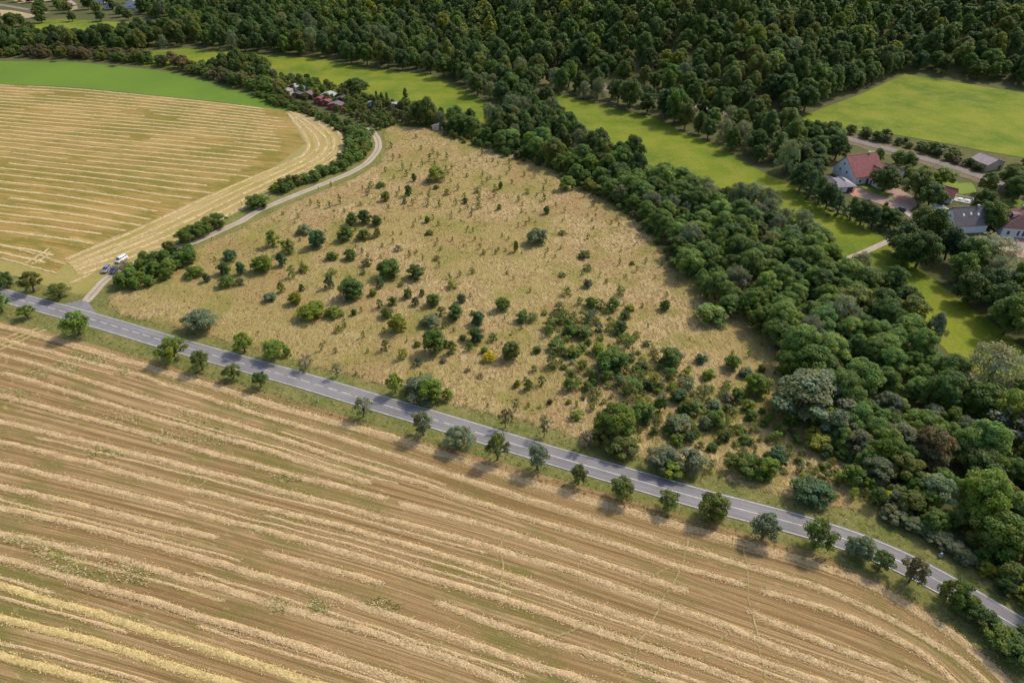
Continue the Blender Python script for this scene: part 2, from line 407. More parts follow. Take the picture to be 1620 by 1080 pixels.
# ---- lower field
cA = lambda L: [(x/1.8, 480+y/1.8) for x, y in L]
cB = lambda L: [(810+x/2, 640+y/2) for x, y in L]
cC = lambda L: [(x/2.613, 90+y/2.613) for x, y in L]
EDGE = [(-40,498),(60,521),(135,541),(225,566),(300,588),(400,615),(505,644),(630,688),(705,708),(805,735),(910,766),(1035,800),(1125,828),(1215,852),(1309,880),(1357,904),(1420,936),(1486,975),(1530,1010),(1561,1036),(1620,1076)]
GU = [EDGE,
 cA([(0,62),(100,87),(200,115),(420,180),(700,265),(900,325),(1100,375),(1300,440)])+cB([(0,230),(300,318),(640,415),(900,485),(1100,550),(1250,630),(1400,730),(1500,810),(1570,880)]),
 cA([(0,100),(200,155),(350,190),(520,245),(680,300),(900,360),(1100,425),(1300,490)])+cB([(0,283),(300,375),(600,470),(900,550),(1100,630),(1250,700),(1400,790),(1500,880)]),
 cA([(0,145),(100,170),(300,235),(500,295),(700,350),(900,420),(1100,480),(1300,545)])+cB([(0,345),(300,430),(500,503),(700,560),(850,605),(1000,645),(1200,730),(1320,800),(1400,880)]),
 cA([(0,262),(200,315),(400,366),(729,462),(1000,530),(1130,566),(1300,610)])+cB([(0,405),(250,490),(560,590),(740,650),(900,718),(1050,780),(1250,850),(1300,880)]),
 cA([(0,335),(400,430),(729,515),(1000,585),(1300,668)])+cB([(0,468),(300,565),(600,670),(900,790),(1150,880)]),
 cA([(0,395),(250,450),(400,492),(729,575),(1000,640),(1200,700)])+cB([(0,541),(300,650),(600,745),(900,850),(980,880)]),
 cA([(0,455),(400,550),(729,640),(1000,712),(1300,805)])+cB([(0,624),(300,720),(600,825),(740,880)]),
 cA([(0,520),(300,590),(620,668),(729,700),(1100,800),(1300,870)])+cB([(0,713),(300,805),(500,875)]),
 cA([(0,580),(400,675),(729,770),(1000,850),(1200,915)])+cB([(0,802),(250,880)]),
 cA([(0,655),(300,715),(600,800),(900,890),(1200,980),(1458,1080)]),
 cA([(0,725),(300,810),(600,900),(900,990),(1150,1075)]),
 cA([(0,805),(300,890),(600,985),(900,1080)]),
 cA([(0,895),(300,970),(600,1065)]),
 cA([(0,1000),(250,1070)])]
DEND = None
def extend(P, left, right_fn):
    P = smooth(np.array(P), 2)
    d = P[2]-P[6] if len(P) > 6 else P[0]-P[1]; d /= np.linalg.norm(d)
    k = (P[0][0]-left)/max(.3, -d[0]); P = np.vstack([P[0]+d*k, P])
    d = P[-2]-P[-6]; d = -(P[-6]-P[-2]); d /= np.linalg.norm(d)
    k = right_fn(P[-1], d); 
    return np.vstack([P, P[-1]+d*k]) if k > 1 else P
gw = [extend(gps(g), -270, lambda p, d: (p[1]+35)/max(.12, -d[1])) for g in GU]
for k in range(7):
    n = normals(gw[-1]); gw.append(gw[-1]-n*5.3)
FN = 260
gf = []
for g in gw:
    g, t = resample(g, 1.0); s = np.linspace(0, t[-1], FN); gf.append((np.stack([np.interp(s, t, g[:, 0]), np.interp(s, t, g[:, 1])], 1), s))
SUB = 5; rows = []; uvs = []; V = 0
for j in range(len(gf)-1):
    A, sa = gf[j]; B, sb = gf[j+1]; dv = 5.4
    for q in range(SUB):
        f = q/SUB; rows.append(A*(1-f)+B*f); uvs.append(np.stack([sa*(1-f)+sb*f, np.full(FN, V+dv*f)], 1))
    V += dv
rows.append(gf[-1][0]); uvs.append(np.stack([gf[-1][1], np.full(FN, V)], 1))
tag(grid_mesh('stubble_field', np.array(rows), M['field_low'], .06, np.concatenate(uvs), np.repeat(np.arange(len(rows))*-.0004, FN)), kind='structure')

def straw_mesh(lines, m, name, label, half=1.1, height=.34, step=.45, nx=9, seed=0, z0=.06, group=None, fluff=0, fl=1.0):
    """all swaths of one field: loose heaped straw, one bumpy mesh"""
    AV, AF = [], []; n0 = 0
    for li, L in enumerate(lines):
        P, t = resample(L, step); 
        if len(P) < 4: continue
        n = normals(P); wob = (fbm(t*.12, t*0+li*7.3, seed)-.5)*.9
        P = P+n*wob[:, None]; c = np.linspace(-1, 1, nx); m_ = len(P)
        wid = half*(.8+.45*fbm(t*.35, t*0+li*3.1, seed+4)); endf = np.clip(np.minimum(t, t[-1]-t)/1.2, .15, 1)
        X = P[:, None, :]+n[:, None, :]*(wid*endf)[:, None, None]*c[None, :, None]
        x = X[..., 0]; y = X[..., 1]
        prof = np.cos(c*math.pi/2)[None, :]**.8
        nz = fbm(x*1.1, y*1.1, seed+1, 3)*1.1; cl = fbm(t*.5, t*0+li, seed+9)[:, None]
        z = height*(prof*(.45+.5*nz+.3*(cl-.3)) - .16 + .7*(nz-.55))*endf[:, None]
        z[:, 0] = -.06; z[:, -1] = -.06
        AV.append(np.stack([x, y, z+z0+H(x.ravel(), y.ravel()).reshape(x.shape)], -1).reshape(-1, 3))
        idx = np.arange(m_*nx).reshape(m_, nx)+n0
        AF.append(np.stack([idx[:-1, :-1], idx[:-1, 1:], idx[1:, 1:], idx[1:, :-1]], -1).reshape(-1, 4)); n0 += m_*nx
    r = np.random.default_rng(seed+500)      # loose stalks frayed out over the edges of the heap
    for L in lines:
        P, t = resample(L, 1.0)
        if len(P) < 4 or not fluff: continue
        q = r.uniform(0, t[-1], int(t[-1]*fluff)); n = normals(P); k_ = fbm(q*.5, q*0+seed, 3)
        lat = r.normal(size=len(q))*half*(.35+.6*k_); bx = np.interp(q, t, P[:, 0])+np.interp(q, t, n[:, 0])*lat; by = np.interp(q, t, P[:, 1])+np.interp(q, t, n[:, 1])*lat
        a_ = r.uniform(0, 6.283, len(q)); L_ = r.uniform(.12, .42, len(q))*fl; w_ = r.uniform(.03, .09, len(q))*fl; tl = r.normal(size=len(q))*.35; zz = z0+.03+height*.55*np.exp(-(lat/half)**2*1.5)*r.random(len(q))+H(bx, by)
        dx, dy = np.cos(a_)*L_/2, np.sin(a_)*L_/2; ex, ey = -np.sin(a_)*w_, np.cos(a_)*w_; dz = tl*L_/2
        V = np.stack([np.stack([bx-dx-ex, by-dy-ey, zz-dz+.02], -1), np.stack([bx+dx-ex, by+dy-ey, zz+dz+.02], -1), np.stack([bx+dx+ex, by+dy+ey, zz+dz+.05], -1), np.stack([bx-dx+ex, by-dy+ey, zz-dz+.05], -1)], 1).reshape(-1, 3)
        AV.append(V); AF.append(np.arange(len(V)).reshape(-1, 4)+n0); n0 += len(V)
    me = mesh_np(name, np.concatenate(AV), np.concatenate(AF), m, smooth=False)
    o = link(name, me); tag(o, label, 'straw', kind='stuff'); return o
def cut(L, u0=None, u1=None):
    """part of a world line whose image columns lie between u0 and u1"""
    P, _ = resample(L, .8); u, _v = proj(P[:, 0], P[:, 1], 0); k = (P[:, 1] > 20)
    if u0 is not None: k &= u > u0
    if u1 is not None: k &= u < u1
    k &= (P[:, 1] > 5)
    return P[k]
a = lambda x: x/1.8
b = lambda x: 810+x/2
pale = [cut(gw[2], -300), cut(gw[3], -300, b(755)), cut(gw[3], b(775)), cut(gw[4], -300, a(1105)), cut(gw[4], a(1130), b(560)), cut(gw[4], b(738)),
        cut(gw[5]), cut(gw[6]), cut(gw[7]), cut(gw[8], -300, a(625)), cut(gw[8], a(745), a(1095)), cut(gw[8], a(1235)), cut(gw[9]), cut(gw[10]), cut(gw[11])]
R3 = np.array(gps(cA([(0,197),(200,250),(350,300),(560,362),(729,408),(900,462),(1060,512)])))
pale.append(smooth(R3, 1))
straw_mesh(pale, M['straw'], 'straw_swath', 'long pale straw swaths lying in rows on the lower stubble field', .75, .16, .33, 11, fluff=45)
straw_mesh([cut(g) for g in gw[12:19]], M['straw_yellow'], 'straw_swath', 'bright yellow straw swaths at the near corner of the lower field', .75, .18, .33, 11, seed=31, fluff=45)
straw_mesh([cut(gw[1])], M['straw'], 'scattered_straw', 'wide flattened band of straw along the roadside edge of the lower field', 1.1, .08, .33, 13, seed=51, fluff=50)
thin = []
for j in (2, 3, 4, 5, 6, 7, 8, 9, 10, 11, 12, 13):
    A, B = gf[j][0], gf[j+1][0]
    for f in (.36, .66): thin.append(cut(A*(1-f)+B*f))
thin = [p[int(len(p)*(q:=rnd.uniform(0, .8))):int(len(p)*(q+rnd.uniform(.1, .3)))] for p in thin]
straw_mesh(thin, M['straw'], 'scattered_straw', 'thin wisps of loose straw between the swaths of the lower field', .35, .10, seed=71, step=.5, nx=5, fluff=12)
# animal trails, pale crushed lines crossing the rows
M['trail'] = mat_ground('trail_crushed_stalks', (.42,.33,.13), (.50,.40,.18), (.36,.30,.10), .3, 1.4, .5, .1)
TL = [[(1092,850),(1075,905),(1057,935),(1032,985),(1010,1020),(998,1052),(975,1092)], [(1175,865),(1182,925),(1190,970),(1197,1020),(1212,1075)], [(1072,892),(1045,905),(1010,925)],
      [(1160,1000),(1135,1016),(1115,1042)], [(735,985),(700,1010),(680,1030)], [(640,842),(620,860)], [(305,750),(290,768)], [(800,845),(790,870),(797,905),(790,935)], [(330,755),(312,770)], [(930,985),(890,1000),(850,1022)]]
trails = []
for L in TL:
    P, t = resample(smooth(np.array(gps(L)), 1), .6); n = normals(P); trails.append(P+n*((fbm(t*.15, t*0+len(trails)*5, 3)-.5)*1.2)[:, None])
straw_mesh(trails, M['trail'], 'crushed_trail', 'narrow yellowish trails crossing the straw rows of the lower field', .11, .06, .5, 5, seed=90, fluff=10)
M['weed'] = mat_ground('green_weeds', (.22,.24,.05), (.30,.30,.08), (.36,.31,.14), .3, 1.2, .8, .3)
# tractor tracks cutting the corner by the roadside
for L in ([(-15,552),(10,541),(40,528),(62,518)], [(-15,560),(18,545),(48,531),(75,520)], [(-12,545),(8,535),(34,523)]):
    o = straw_mesh([smooth(np.array(gps(L)), 1)], M['trail'], 'wheel_track', 'yellow green wheel track turning at the left edge of the lower field', .5, .1, .5, 5, seed=91)
    o['group'] = 'wheel tracks at the left edge of the lower field'; 

# ---- upper field
HI = [(1180,225),(1235,290),(1282,365),(1255,410),(1100,475),(900,560),(640,680),(500,745),(380,790),(270,838)]
U = [cC(L) for L in ([(0,114),(300,128),(500,148),(900,188),(1180,225)], [(0,250),(300,275),(700,305),(1100,345),(1262,358)], [(0,385),(340,425),(700,458),(1085,494)], [(0,478),(350,515),(640,558),(860,585)],
     [(0,570),(250,600),(450,635),(660,672)], [(0,640),(250,668),(520,712),(560,720)], [(0,705),(250,730),(470,765)], [(0,770),(150,795),(300,830)], [(0,835),(120,862),(230,893)])]
uw = []
for L in U:
    P = smooth(np.array(gps(L)), 1); d = P[0]-P[min(4, len(P)-1)]; d /= np.linalg.norm(d); P = np.vstack([P[0]+d*160, P]); uw.append(P)
uf = []
for g in uw:
    g, t = resample(g, 1.0); s = np.linspace(0, t[-1], 140); uf.append((np.stack([np.interp(s, t, g[:, 0]), np.interp(s, t, g[:, 1])], 1), s))
rows, uvs, V, upl = [], [], 0, []
for j in range(len(uf)-1):
    A, sa = uf[j]; B, sb = uf[j+1]; dv = float(np.median(np.hypot(*(A[50:]-B[50:]).T))); k = max(2, int(round(dv/3.3))*2)
    nr = max(1, int(round(dv/6.4)))
    for q in range(k):
        f = q/k; rows.append(A*(1-f)+B*f); uvs.append(np.stack([sa*(1-f)+sb*f, np.full(140, V+dv*f)], 1))
    for q in range(nr):
        f = (q+.25)/nr; upl.append(A*(1-f)+B*f)
    V += dv
rows.append(uf[-1][0]); uvs.append(np.stack([uf[-1][1], np.full(140, V)], 1))
tag(grid_mesh('upper_stubble_field', np.array(rows), M['field_up'], .06, np.concatenate(uvs)), kind='structure')
sheet('headland_ground', np.array(gps(cC([(1000,196),(1195,214),(1300,252),(1445,370),(1380,445),(1130,570),(700,785),(420,915),(200,905),(500,600),(900,400)]))), mat_ground('headland_stubble', (.33,.28,.09), (.38,.31,.12), (.26,.25,.07), .05, .5, .6, .2), .045, 6)
HO = [(1195,216),(1400,295),(1434,370),(1372,440),(1130,562),(900,684),(700,775),(600,812),(500,850),(330,905)]
hi, _ = resample(smooth(np.array(gps(cC(HI))), 2), 1); ho, _ = resample(smooth(np.array(gps(cC(HO))), 2), 1)
def nres(P, n): P, t = resample(P, .7); s = np.linspace(0, t[-1], n); return np.stack([np.interp(s, t, P[:, 0]), np.interp(s, t, P[:, 1])], 1), s
hi, si = nres(hi, 160); ho, so = nres(ho, 160)
hr, hu = [], []
for q in range(9):
    f = q/8*1.06-.06; hr.append(hi*(1-f)+ho*f); hu.append(np.stack([si, np.full(160, f*24)], 1))
tag(grid_mesh('field_headland', np.array(hr), M['headland'], .085, np.concatenate(hu)), kind='structure')
sel = []
for L in upl:
    n = len(L); a0 = 0
    cuts = sorted([rnd.uniform(.3, .9) for _ in range(rnd.choice([0, 0, 1, 1]))])
    for c in cuts: sel.append(L[a0:int(c*n)]); a0 = int(c*n)+rnd.randint(2, 8)
    sel.append(L[a0:int(n*rnd.uniform(.955, .995))])
straw_mesh(sel, M['straw_gold'], 'straw_swath', 'golden straw swaths in parallel rows on the upper stubble field', .6, .2, .8, 6, seed=101, fluff=9, fl=1.6)
hl = [hi*(1-f)+ho*f for f in (0.02, .27, .5, .72, .95)]
hs = [hl[0][4:], hl[1][8:60], hl[1][66:], hl[2][:45], hl[2][52:], hl[3][6:], hl[4][10:]]
straw_mesh(hs, M['straw_gold'], 'straw_swath', 'curving straw swaths following the headland of the upper field', .8, .2, .8, 6, seed=111, fluff=30, fl=1.5)
CM = mat_ground('corner_stubble', (.30,.25,.07), (.38,.30,.10), (.24,.235,.05), .05, .5, .6, .2)
sheet('field_corner', np.array(gps([(-40,400),(0,409),(88,430),(110,410),(165,395),(185,405),(180,432),(160,450),(136,468),(110,462),(60,448),(0,430),(-40,420)])), CM, .052, 5, jit=1.5)
cl = [[(103,413),(135,398),(160,385),(190,372)], [(110,448),(130,440),(148,431)], [(0,408),(45,420),(90,433)], [(150,420),(175,398),(200,385),(250,366)], [(40,416),(62,405),(78,392)], [(50,418),(70,408),(80,398)], [(20,392),(50,400),(104,418)]]
straw_mesh([smooth(np.array(gps(c)), 1) for c in cl], M['straw_gold'], 'scattered_straw', 'short broken straw streaks at the field corner near the parked vehicles', .38, .12, .6, 5, seed=121, fluff=14, fl=1.4)

# ---- green crop, valley meadows
g_bot = cC([(0,112),(300,126),(500,146),(900,186),(1180,223),(1240,232)])
sheet('green_crop_field', np.array(gps([(-160,98)]+[(0,97),(115,98),(230,109),(276,115),(344,134),(402,151),(455,166),(478,176)]+g_bot[::-1]+[(-160,133)])), M['green'], .05, 8)
vm = [(190,92),(215,83),(300,77),(405,86),(505,93),(555,104),(617,112),(680,119),(725,136),(760,158),(795,176),(840,160),(872,146),(910,156),(960,170),(1035,186),(1085,213),(1135,229),(1160,247),(1215,278),(1252,291),(1290,322),(1340,342),(1390,368),(1410,395),(1450,422),(1495,455),(1552,498),(1615,548),(1700,600)]
vb = [(1700,720),(1560,600),(1500,560),(1435,490),(1380,430),(1345,412),(1280,375),(1240,335),(1150,310),(1085,288),(1027,262),(985,238),(930,205),(870,210),(805,208),(755,192),(680,174),(640,165),(585,158),(545,150),(475,138),(405,120),(337,116),(285,110),(230,104)]
sheet('valley_meadow', np.array(gps(vm+vb)), M['valley'], .06, 7, jit=1.5)
sheet('hillside_meadow', np.array(gps([(1262,188),(1300,172),(1360,150),(1430,118),(1500,128),(1560,138),(1640,150),(1760,165),(1760,290),(1620,250),(1560,240),(1500,228),(1420,214),(1350,206),(1300,196)])), M['valley'], .12, 7)
sheet('village_meadow', np.array(gps([(40,38),(90,30),(225,37),(235,52),(200,60),(150,58),(60,52)])), M['valley'], .08, 9)
M['dry_field'] = mat_ground('dry_field', (.42,.31,.17), (.48,.36,.20), (.36,.27,.14), .02, .2, .4, .2)
sheet('dry_field', np.array(gps([(-200,-12),(0,-12),(30,6),(62,4),(125,-4),(120,-16),(-200,-40)])), M['dry_field'], .1, 14)
sheet('dry_field', np.array(gps([(-60,12),(20,17),(56,24),(50,31),(10,26),(-60,22)])), M['dry_field'], .1, 12)
strip('lane', smooth(np.array(gps([(-60,0),(0,8),(30,13),(58,18),(75,22)])), 1), 3, M['ballast'], .14, 6)
# ---- railway, lanes and yards of the hamlet
RW = smooth(np.array(gps([(700,68),(780,92),(860,118),(935,132),(1010,150),(1060,160),(1120,172),(1170,184),(1230,196),(1290,206),(1330,216),(1370,228),(1430,243),(1500,262),(1560,283),(1640,312),(1760,356)])), 1)
M['brown_bank'] = mat_ground('dry_bank', (.20,.15,.09), (.25,.19,.11), (.14,.14,.06), .08, .7, .8, .4)
strip('railway_bank', RW, 8.0, M['brown_bank'], .10, 4, 2.0)
strip('railway_bed', RW, 3.0, M['ballast'], .22, 4, .5)
M['rail'] = mat_plain('rail_steel', (.30,.24,.20), .5, .5, .1, 2, .4)
rp, _ = resample(RW, 4); rn = normals(rp)
for d in (-.75, .75):
    o = grid_mesh('rail', np.stack([rp+rn*(d+.08), rp+rn*(d-.08)], 1), M['rail'], .36); tag(o, kind='structure')
sheet('yard', np.array(gps([(1340,298),(1360,298),(1385,308),(1420,316),(1398,302),(1405,296),(1425,300),(1445,312),(1452,325),(1432,338),(1400,326),(1372,316),(1345,310)])), M['clay'], .12, 3)
sheet('terrace', np.array(gps([(1341,303),(1353,297),(1362,304),(1352,312)])), mat_plain('terracotta_terrace', (.46,.20,.13), .85, .2, .15, 1), .16, 3)
M['lawn'] = mat_ground('lawn', (.17,.23,.035), (.20,.26,.04), (.23,.25,.06), .05, .4, .4, .15)
for L in ([(1362,295),(1400,300),(1436,316),(1432,323),(1410,318),(1380,308)], [(1490,285),(1540,290),(1545,305),(1515,308),(1480,300)], [(1405,325),(1430,335),(1425,345),(1400,338)], [(1585,315),(1640,312),(1640,330),(1590,328)], [(1375,232),(1398,240),(1395,250),(1372,244)]):
    sheet('lawn', np.array(gps(L)), M['lawn'], .09, 4)
sheet('yard', np.array(gps([(1588,378),(1620,372),(1660,380),(1660,410),(1610,408)])), M['clay'], .12, 3)
strip('lane', smooth(np.array(gps([(1430,332),(1452,350),(1478,367),(1505,376),(1540,384),(1600,395),(1680,405)])), 2), 1.6, M['gravel'], .16, 2)
strip('lane', smooth(np.array(gps([(1330,414),(1350,406),(1375,396),(1400,384),(1430,372),(1462,360)])), 1), 1.3, M['gravel'], .15, 2)
strip('lane', smooth(np.array(gps([(1090,168),(1150,178),(1185,190),(1215,205),(1245,200)])), 1), 1.5, M['gravel'], .3, 3)

# ---- the dry meadow
MB_ = [(168,484),(172,470),(215,445),(262,425),(300,397),(362,371),(442,331),(512,301),(562,281),(600,258),(612,235),(604,212),(618,198),(690,205),(760,225),(850,242),(930,275),(1000,312),(1060,355),(1085,400),(1120,450),(1170,490),(1225,530),(1240,600),(1280,640),(1330,680),(1370,720),(1440,800),
       (1420,822),(1380,815),(1330,803),(1215,778),(1090,742),(960,712),(910,690),(810,662),(780,656),(712,638),(612,610),(530,588),(450,566),(380,545),(300,524),(200,500)]
mdisp = lambda x, y: .02+.42*fbm(x*.9+y*.35, y*.8-x*.3, 21, 3)**1.6+.5*(fbm(x*.05, y*.05, 23)-.5)**2
sheet('dry_meadow', np.array(gps(MB_)), M['meadow'], .05, 1.1, mdisp, jit=1.2)
MEADOW = gps(MB_)
# ================================================================== VEGETATION
def leafcloud(cent, crad, per, leaf, tint, seed, squash=.8, droop=0.0, aspect=1.0, core=.25):
    """clumps of small leaf faces; returns verts, quads, face colours"""
    r = np.random.default_rng(seed); cent = np.asarray(cent, float); k = len(cent); crad = np.broadcast_to(crad, (k,))
    n = k*per; ci = np.repeat(np.arange(k), per)
    d = r.normal(size=(n, 3)); d /= np.linalg.norm(d, axis=1)[:, None]; d[:, 2] = np.where(d[:, 2] < -.35, -d[:, 2], d[:, 2])
    rad = crad[ci]*(core+(1-core)*r.random(n)**.45)
    p = cent[ci]+d*rad[:, None]*np.array([1, 1, squash]); p[:, 2] -= droop*r.random(n)*crad[ci]
    nrm = d+r.normal(size=(n, 3))*.5+np.array([0, 0, .6]); nrm /= np.linalg.norm(nrm, axis=1)[:, None]
    up = r.normal(size=(n, 3)); uu = np.cross(nrm, up); uu /= np.linalg.norm(uu, axis=1)[:, None]; vv = np.cross(nrm, uu)
    s = (leaf*r.uniform(.6, 1.35, n))[:, None]; a = uu*s*.5*aspect; b_ = vv*s*.5
    V = np.stack([p-a-b_*.6, p+a*.6-b_, p+a+b_*.7, p-a*.5+b_], 1).reshape(-1, 3)
    F = np.arange(n*4).reshape(n, 4)
    t = (1+tint*(r.random(k)-.5)*2)[ci]*(1+.22*(r.random(n)-.5)*2); w = 1+.16*(r.random(k)-.5)[ci]*2
    C = np.stack([t*w, t, t/w*.95], 1)
    return V, F, np.clip(C, .25, 2)
def crown_centres(n, seed, shape='round', lo=.28):
    r = np.random.default_rng(seed); out = []
    phi = r.random()*6.28
    for i in range(n):
        f = (i+.5)/n; phi += 2.39996+r.uniform(-.3, .3)
        z = f**.85
        if shape == 'round': rr = .40*math.sqrt(max(0, 1-(2*z-.85)**2/1.35))
        elif shape == 'dome': rr = .41*math.sqrt(max(0, 1-z**2.2*.93))
        elif shape == 'column': rr = .36*(math.sin(math.pi*min(1, z*.88+.14))**.6)
        elif shape == 'cone': rr = .43*(1-z)**.85+.02
        elif shape == 'flat': rr = .43*math.sqrt(max(0, 1-(2*z-1)**2))
        rr *= r.uniform(.62, 1.12) if i % 4 else r.uniform(.1, .6)
        out.append((rr*math.cos(phi), rr*math.sin(phi), lo+(1-lo-.08)*z*r.uniform(.93, 1.05)))
    return np.array(out)
def tree_trunk(cent, seed, r0=.035, lo=.25, limbs=6, fork=.2):
    mb = MB(); r = random.Random(seed)
    lean = (r.uniform(-.04, .04), r.uniform(-.04, .04))
    top = (lean[0]*2, lean[1]*2, .78)
    mb.tube([(0, 0, -.06), (0, 0, .02), (lean[0], lean[1], fork), (lean[0]*1.5, lean[1]*1.5, .5), top], [r0*1.5, r0*1.1, r0*.85, r0*.5, r0*.15], 6)
    cs = list(cent); r.shuffle(cs)
    for c in cs[:limbs]:
        z0 = r.uniform(fork*.8, min(.55, c[2])); m_ = (c[0]*.45+lean[0], c[1]*.45+lean[1], z0+(c[2]-z0)*.6)
        mb.tube([(lean[0], lean[1], z0), m_, tuple(c)], [r0*.5, r0*.32, r0*.1], 4)
    return mb
def mk(name, shape, n, crad, per, leaf, seed, lo=.28, tint=.22, trunk=True, r0=.035, limbs=6, squash=.85, droop=0, aspect=1., fork=.2, jit=.25, extra=None):
    cent = crown_centres(n, seed, shape, lo)
    if extra is not None: cent = np.vstack([cent, extra])
    r = np.random.default_rng(seed+5); cr = crad*r.uniform(1-jit, 1+jit, len(cent))
    V, F, C = leafcloud(cent, cr, per, leaf, tint, seed, squash, droop, aspect)
    cm = mesh_np(name+'_crown', V, F, LEAF, fcol=C)
    tb = tree_trunk(cent, seed, r0, lo, limbs, fork) if trunk else None
    tm = None
    if tb:
        tm = bpy.data.meshes.new(name+'_trunk'); tm.from_pydata([tuple(p) for p in tb.v], [], tb.f); tm.materials.append(BARK)
        # one joined mesh for copies too small to show their parts
        tv = np.array([tuple(p) for p in tb.v]); tf = [f if len(f) == 4 else tuple(list(f)[:4]) for f in tb.f if len(f) >= 4]
        V2 = np.vstack([V, tv]); F2 = np.vstack([F, np.array(tf)+len(V)]); C2 = np.vstack([C, np.ones((len(tf), 3))])
        jm = mesh_np(name, V2, F2, [LEAF, BARK], fm=np.concatenate([np.zeros(len(F)), np.ones(len(tf))]), fcol=C2)
    else: jm = cm
    return dict(crown=cm, trunk=tm, joined=jm, raw=(V, F, C))
P_ = {}
for i in range(5): P_['oak%d' % i] = mk('broadleaf_tree', 'round', 40, .145, 210, .036, 100+i, .22, .24)
for i in range(3): P_['tall%d' % i] = mk('tall_tree', 'column', 34, .145, 190, .037, 130+i, .14, .22)
for i in range(4): P_['locust%d' % i] = mk('feathery_tree', 'dome', 44, .135, 250, .027, 150+i, .28, .16, squash=.75, limbs=8)
for i in range(3): P_['willow%d' % i] = mk('willow_tree', 'dome', 42, .13, 150, .034, 170+i, .12, .15, squash=.9, droop=.6, aspect=.5)
for i in range(2): P_['conifer%d' % i] = mk('conifer_tree', 'cone', 44, .11, 90, .04, 190+i, .06, .15, squash=.45, droop=.5, aspect=.6)
for i in range(4): P_['orchard%d' % i] = mk('roadside_tree', 'round', 24, .135, 140, .041, 210+i, .30, .22, r0=.042, limbs=9, jit=.4, fork=.26)
for i in range(2): P_['sparse%d' % i] = mk('sparse_tree', 'round', 17, .13, 45, .05, 230+i, .24, .2, r0=.03, limbs=15, jit=.4)
for i in range(4): P_['shrub%d' % i] = mk('shrub', 'dome', 24, .15, 170, .042, 250+i, .10, .25, r0=.025, limbs=5, fork=.06, jit=.45)
for i in range(3): P_['bush%d' % i] = mk('round_bush', 'round', 30, .155, 210, .040, 270+i, .12, .22, jit=.4, r0=.03, limbs=5, fork=.08)
for i in range(3): P_['hedge%d' % i] = mk('hedge_shrub', 'flat', 28, .165, 190, .041, 290+i, .12, .2, r0=.03, limbs=5, fork=.08)
for i in range(3): P_['sapling%d' % i] = mk('sapling', 'column', 8, .17, 26, .10, 310+i, .12, .2, r0=.03, limbs=3, fork=.1)

for i in range(4): P_['wisp%d' % i] = mk('loose_shrub', 'dome' if i % 2 else 'round', 14, .16, 75, .050, 330+i, .08, .3, r0=.022, limbs=8, fork=.06, jit=.6)
GREENS = {   # natural leaf colours
 'dark': (.108,.158,.032), 'deep': (.088,.134,.034), 'mid': (.138,.202,.032), 'bright': (.195,.260,.032), 'fresh': (.240,.300,.030),
 'locust': (.200,.285,.062), 'locust_dark': (.150,.225,.046), 'blue': (.095,.158,.062), 'bluegrey': (.200,.235,.115), 'grey': (.205,.225,.120), 'silver': (.310,.315,.170),
 'olive': (.172,.200,.042), 'gold': (.245,.250,.028), 'yellow': (.54,.47,.03), 'brown': (.190,.155,.065), 'rust': (.200,.155,.072), 'dry': (.28,.22,.15)}
WORD = {'dark':'dark green','deep':'very dark green','mid':'mid green','bright':'light green','fresh':'fresh bright green','locust':'soft green','locust_dark':'deep green','blue':'bluish green','bluegrey':'pale bluish green',
 'grey':'grey green','silver':'silvery grey green','olive':'olive green','gold':'golden green','yellow':'bright yellow','brown':'brownish','rust':'reddish brown','dry':'dry greyish brown'}
def colvar(c, v=.14, r=rnd):
    k = r.uniform(1-v, 1+v); w = r.uniform(-.5, .4)*v
    return (c[0]*k*(1+w), c[1]*k, c[2]*k*(1-w), 1)
def plant(kind, x, y, w, h, col, name, cat, label, group=None, parts=True, var=.14, sink=.0):
    p = P_[kind]; c = colvar(GREENS[col], var); z = Hs(x, y)-sink; rz = rnd.uniform(0, 6.28)
    if parts and p['trunk']:
        o = empty(name, (x, y, z), rz); o.scale = (w, w, h)
        cr = link('crown', p['crown'], o); cr.color = c; link('trunk', p['trunk'], o)
    else:
        o = link(name, p['joined']); o.location = (x, y, z); o.rotation_euler = (0, 0, rz); o.scale = (w, w, h); o.color = c
    tag(o, label, cat, group); return o
def px_size(x, y, wpx, hpx):
    zc = zdist(x, y, 2.0); m = zc/1080.0
    # vertical pixel height of a crown = h*cos(down angle) + depth*sin(down angle)
    ang = math.atan2(CAM_H, math.hypot(x, y)); w = wpx*m
    hh = hpx*m; h = max(.55*w, (hh-.55*w*math.sin(ang))/math.cos(ang)); return w*1.06, max(h, .4*w)
def ppt(kind, u, v, wpx, hpx, col, name, cat, label, group=None, parts=True, **k):
    """plant one individual whose foot shows at (u, v) in the photograph with the given size in photo pixels"""
    x, y = gp(u, v); w, h = px_size(x, y, wpx, hpx)
    # the foot of a bushy plant hides behind its own crown: step back by part of the crown radius
    if kind[:4] in ('shru', 'bush', 'hedg', 'sapl', 'wisp'): y += w*.28
    o = plant(kind, x, y, w, h, col, name, cat, label, group, parts, **k); used.append((x, y, w*.5)); return o
used = []
def pick(base): 
    ks = [k for k in P_ if k.rstrip('0123456789') == base]; return rnd.choice(ks)

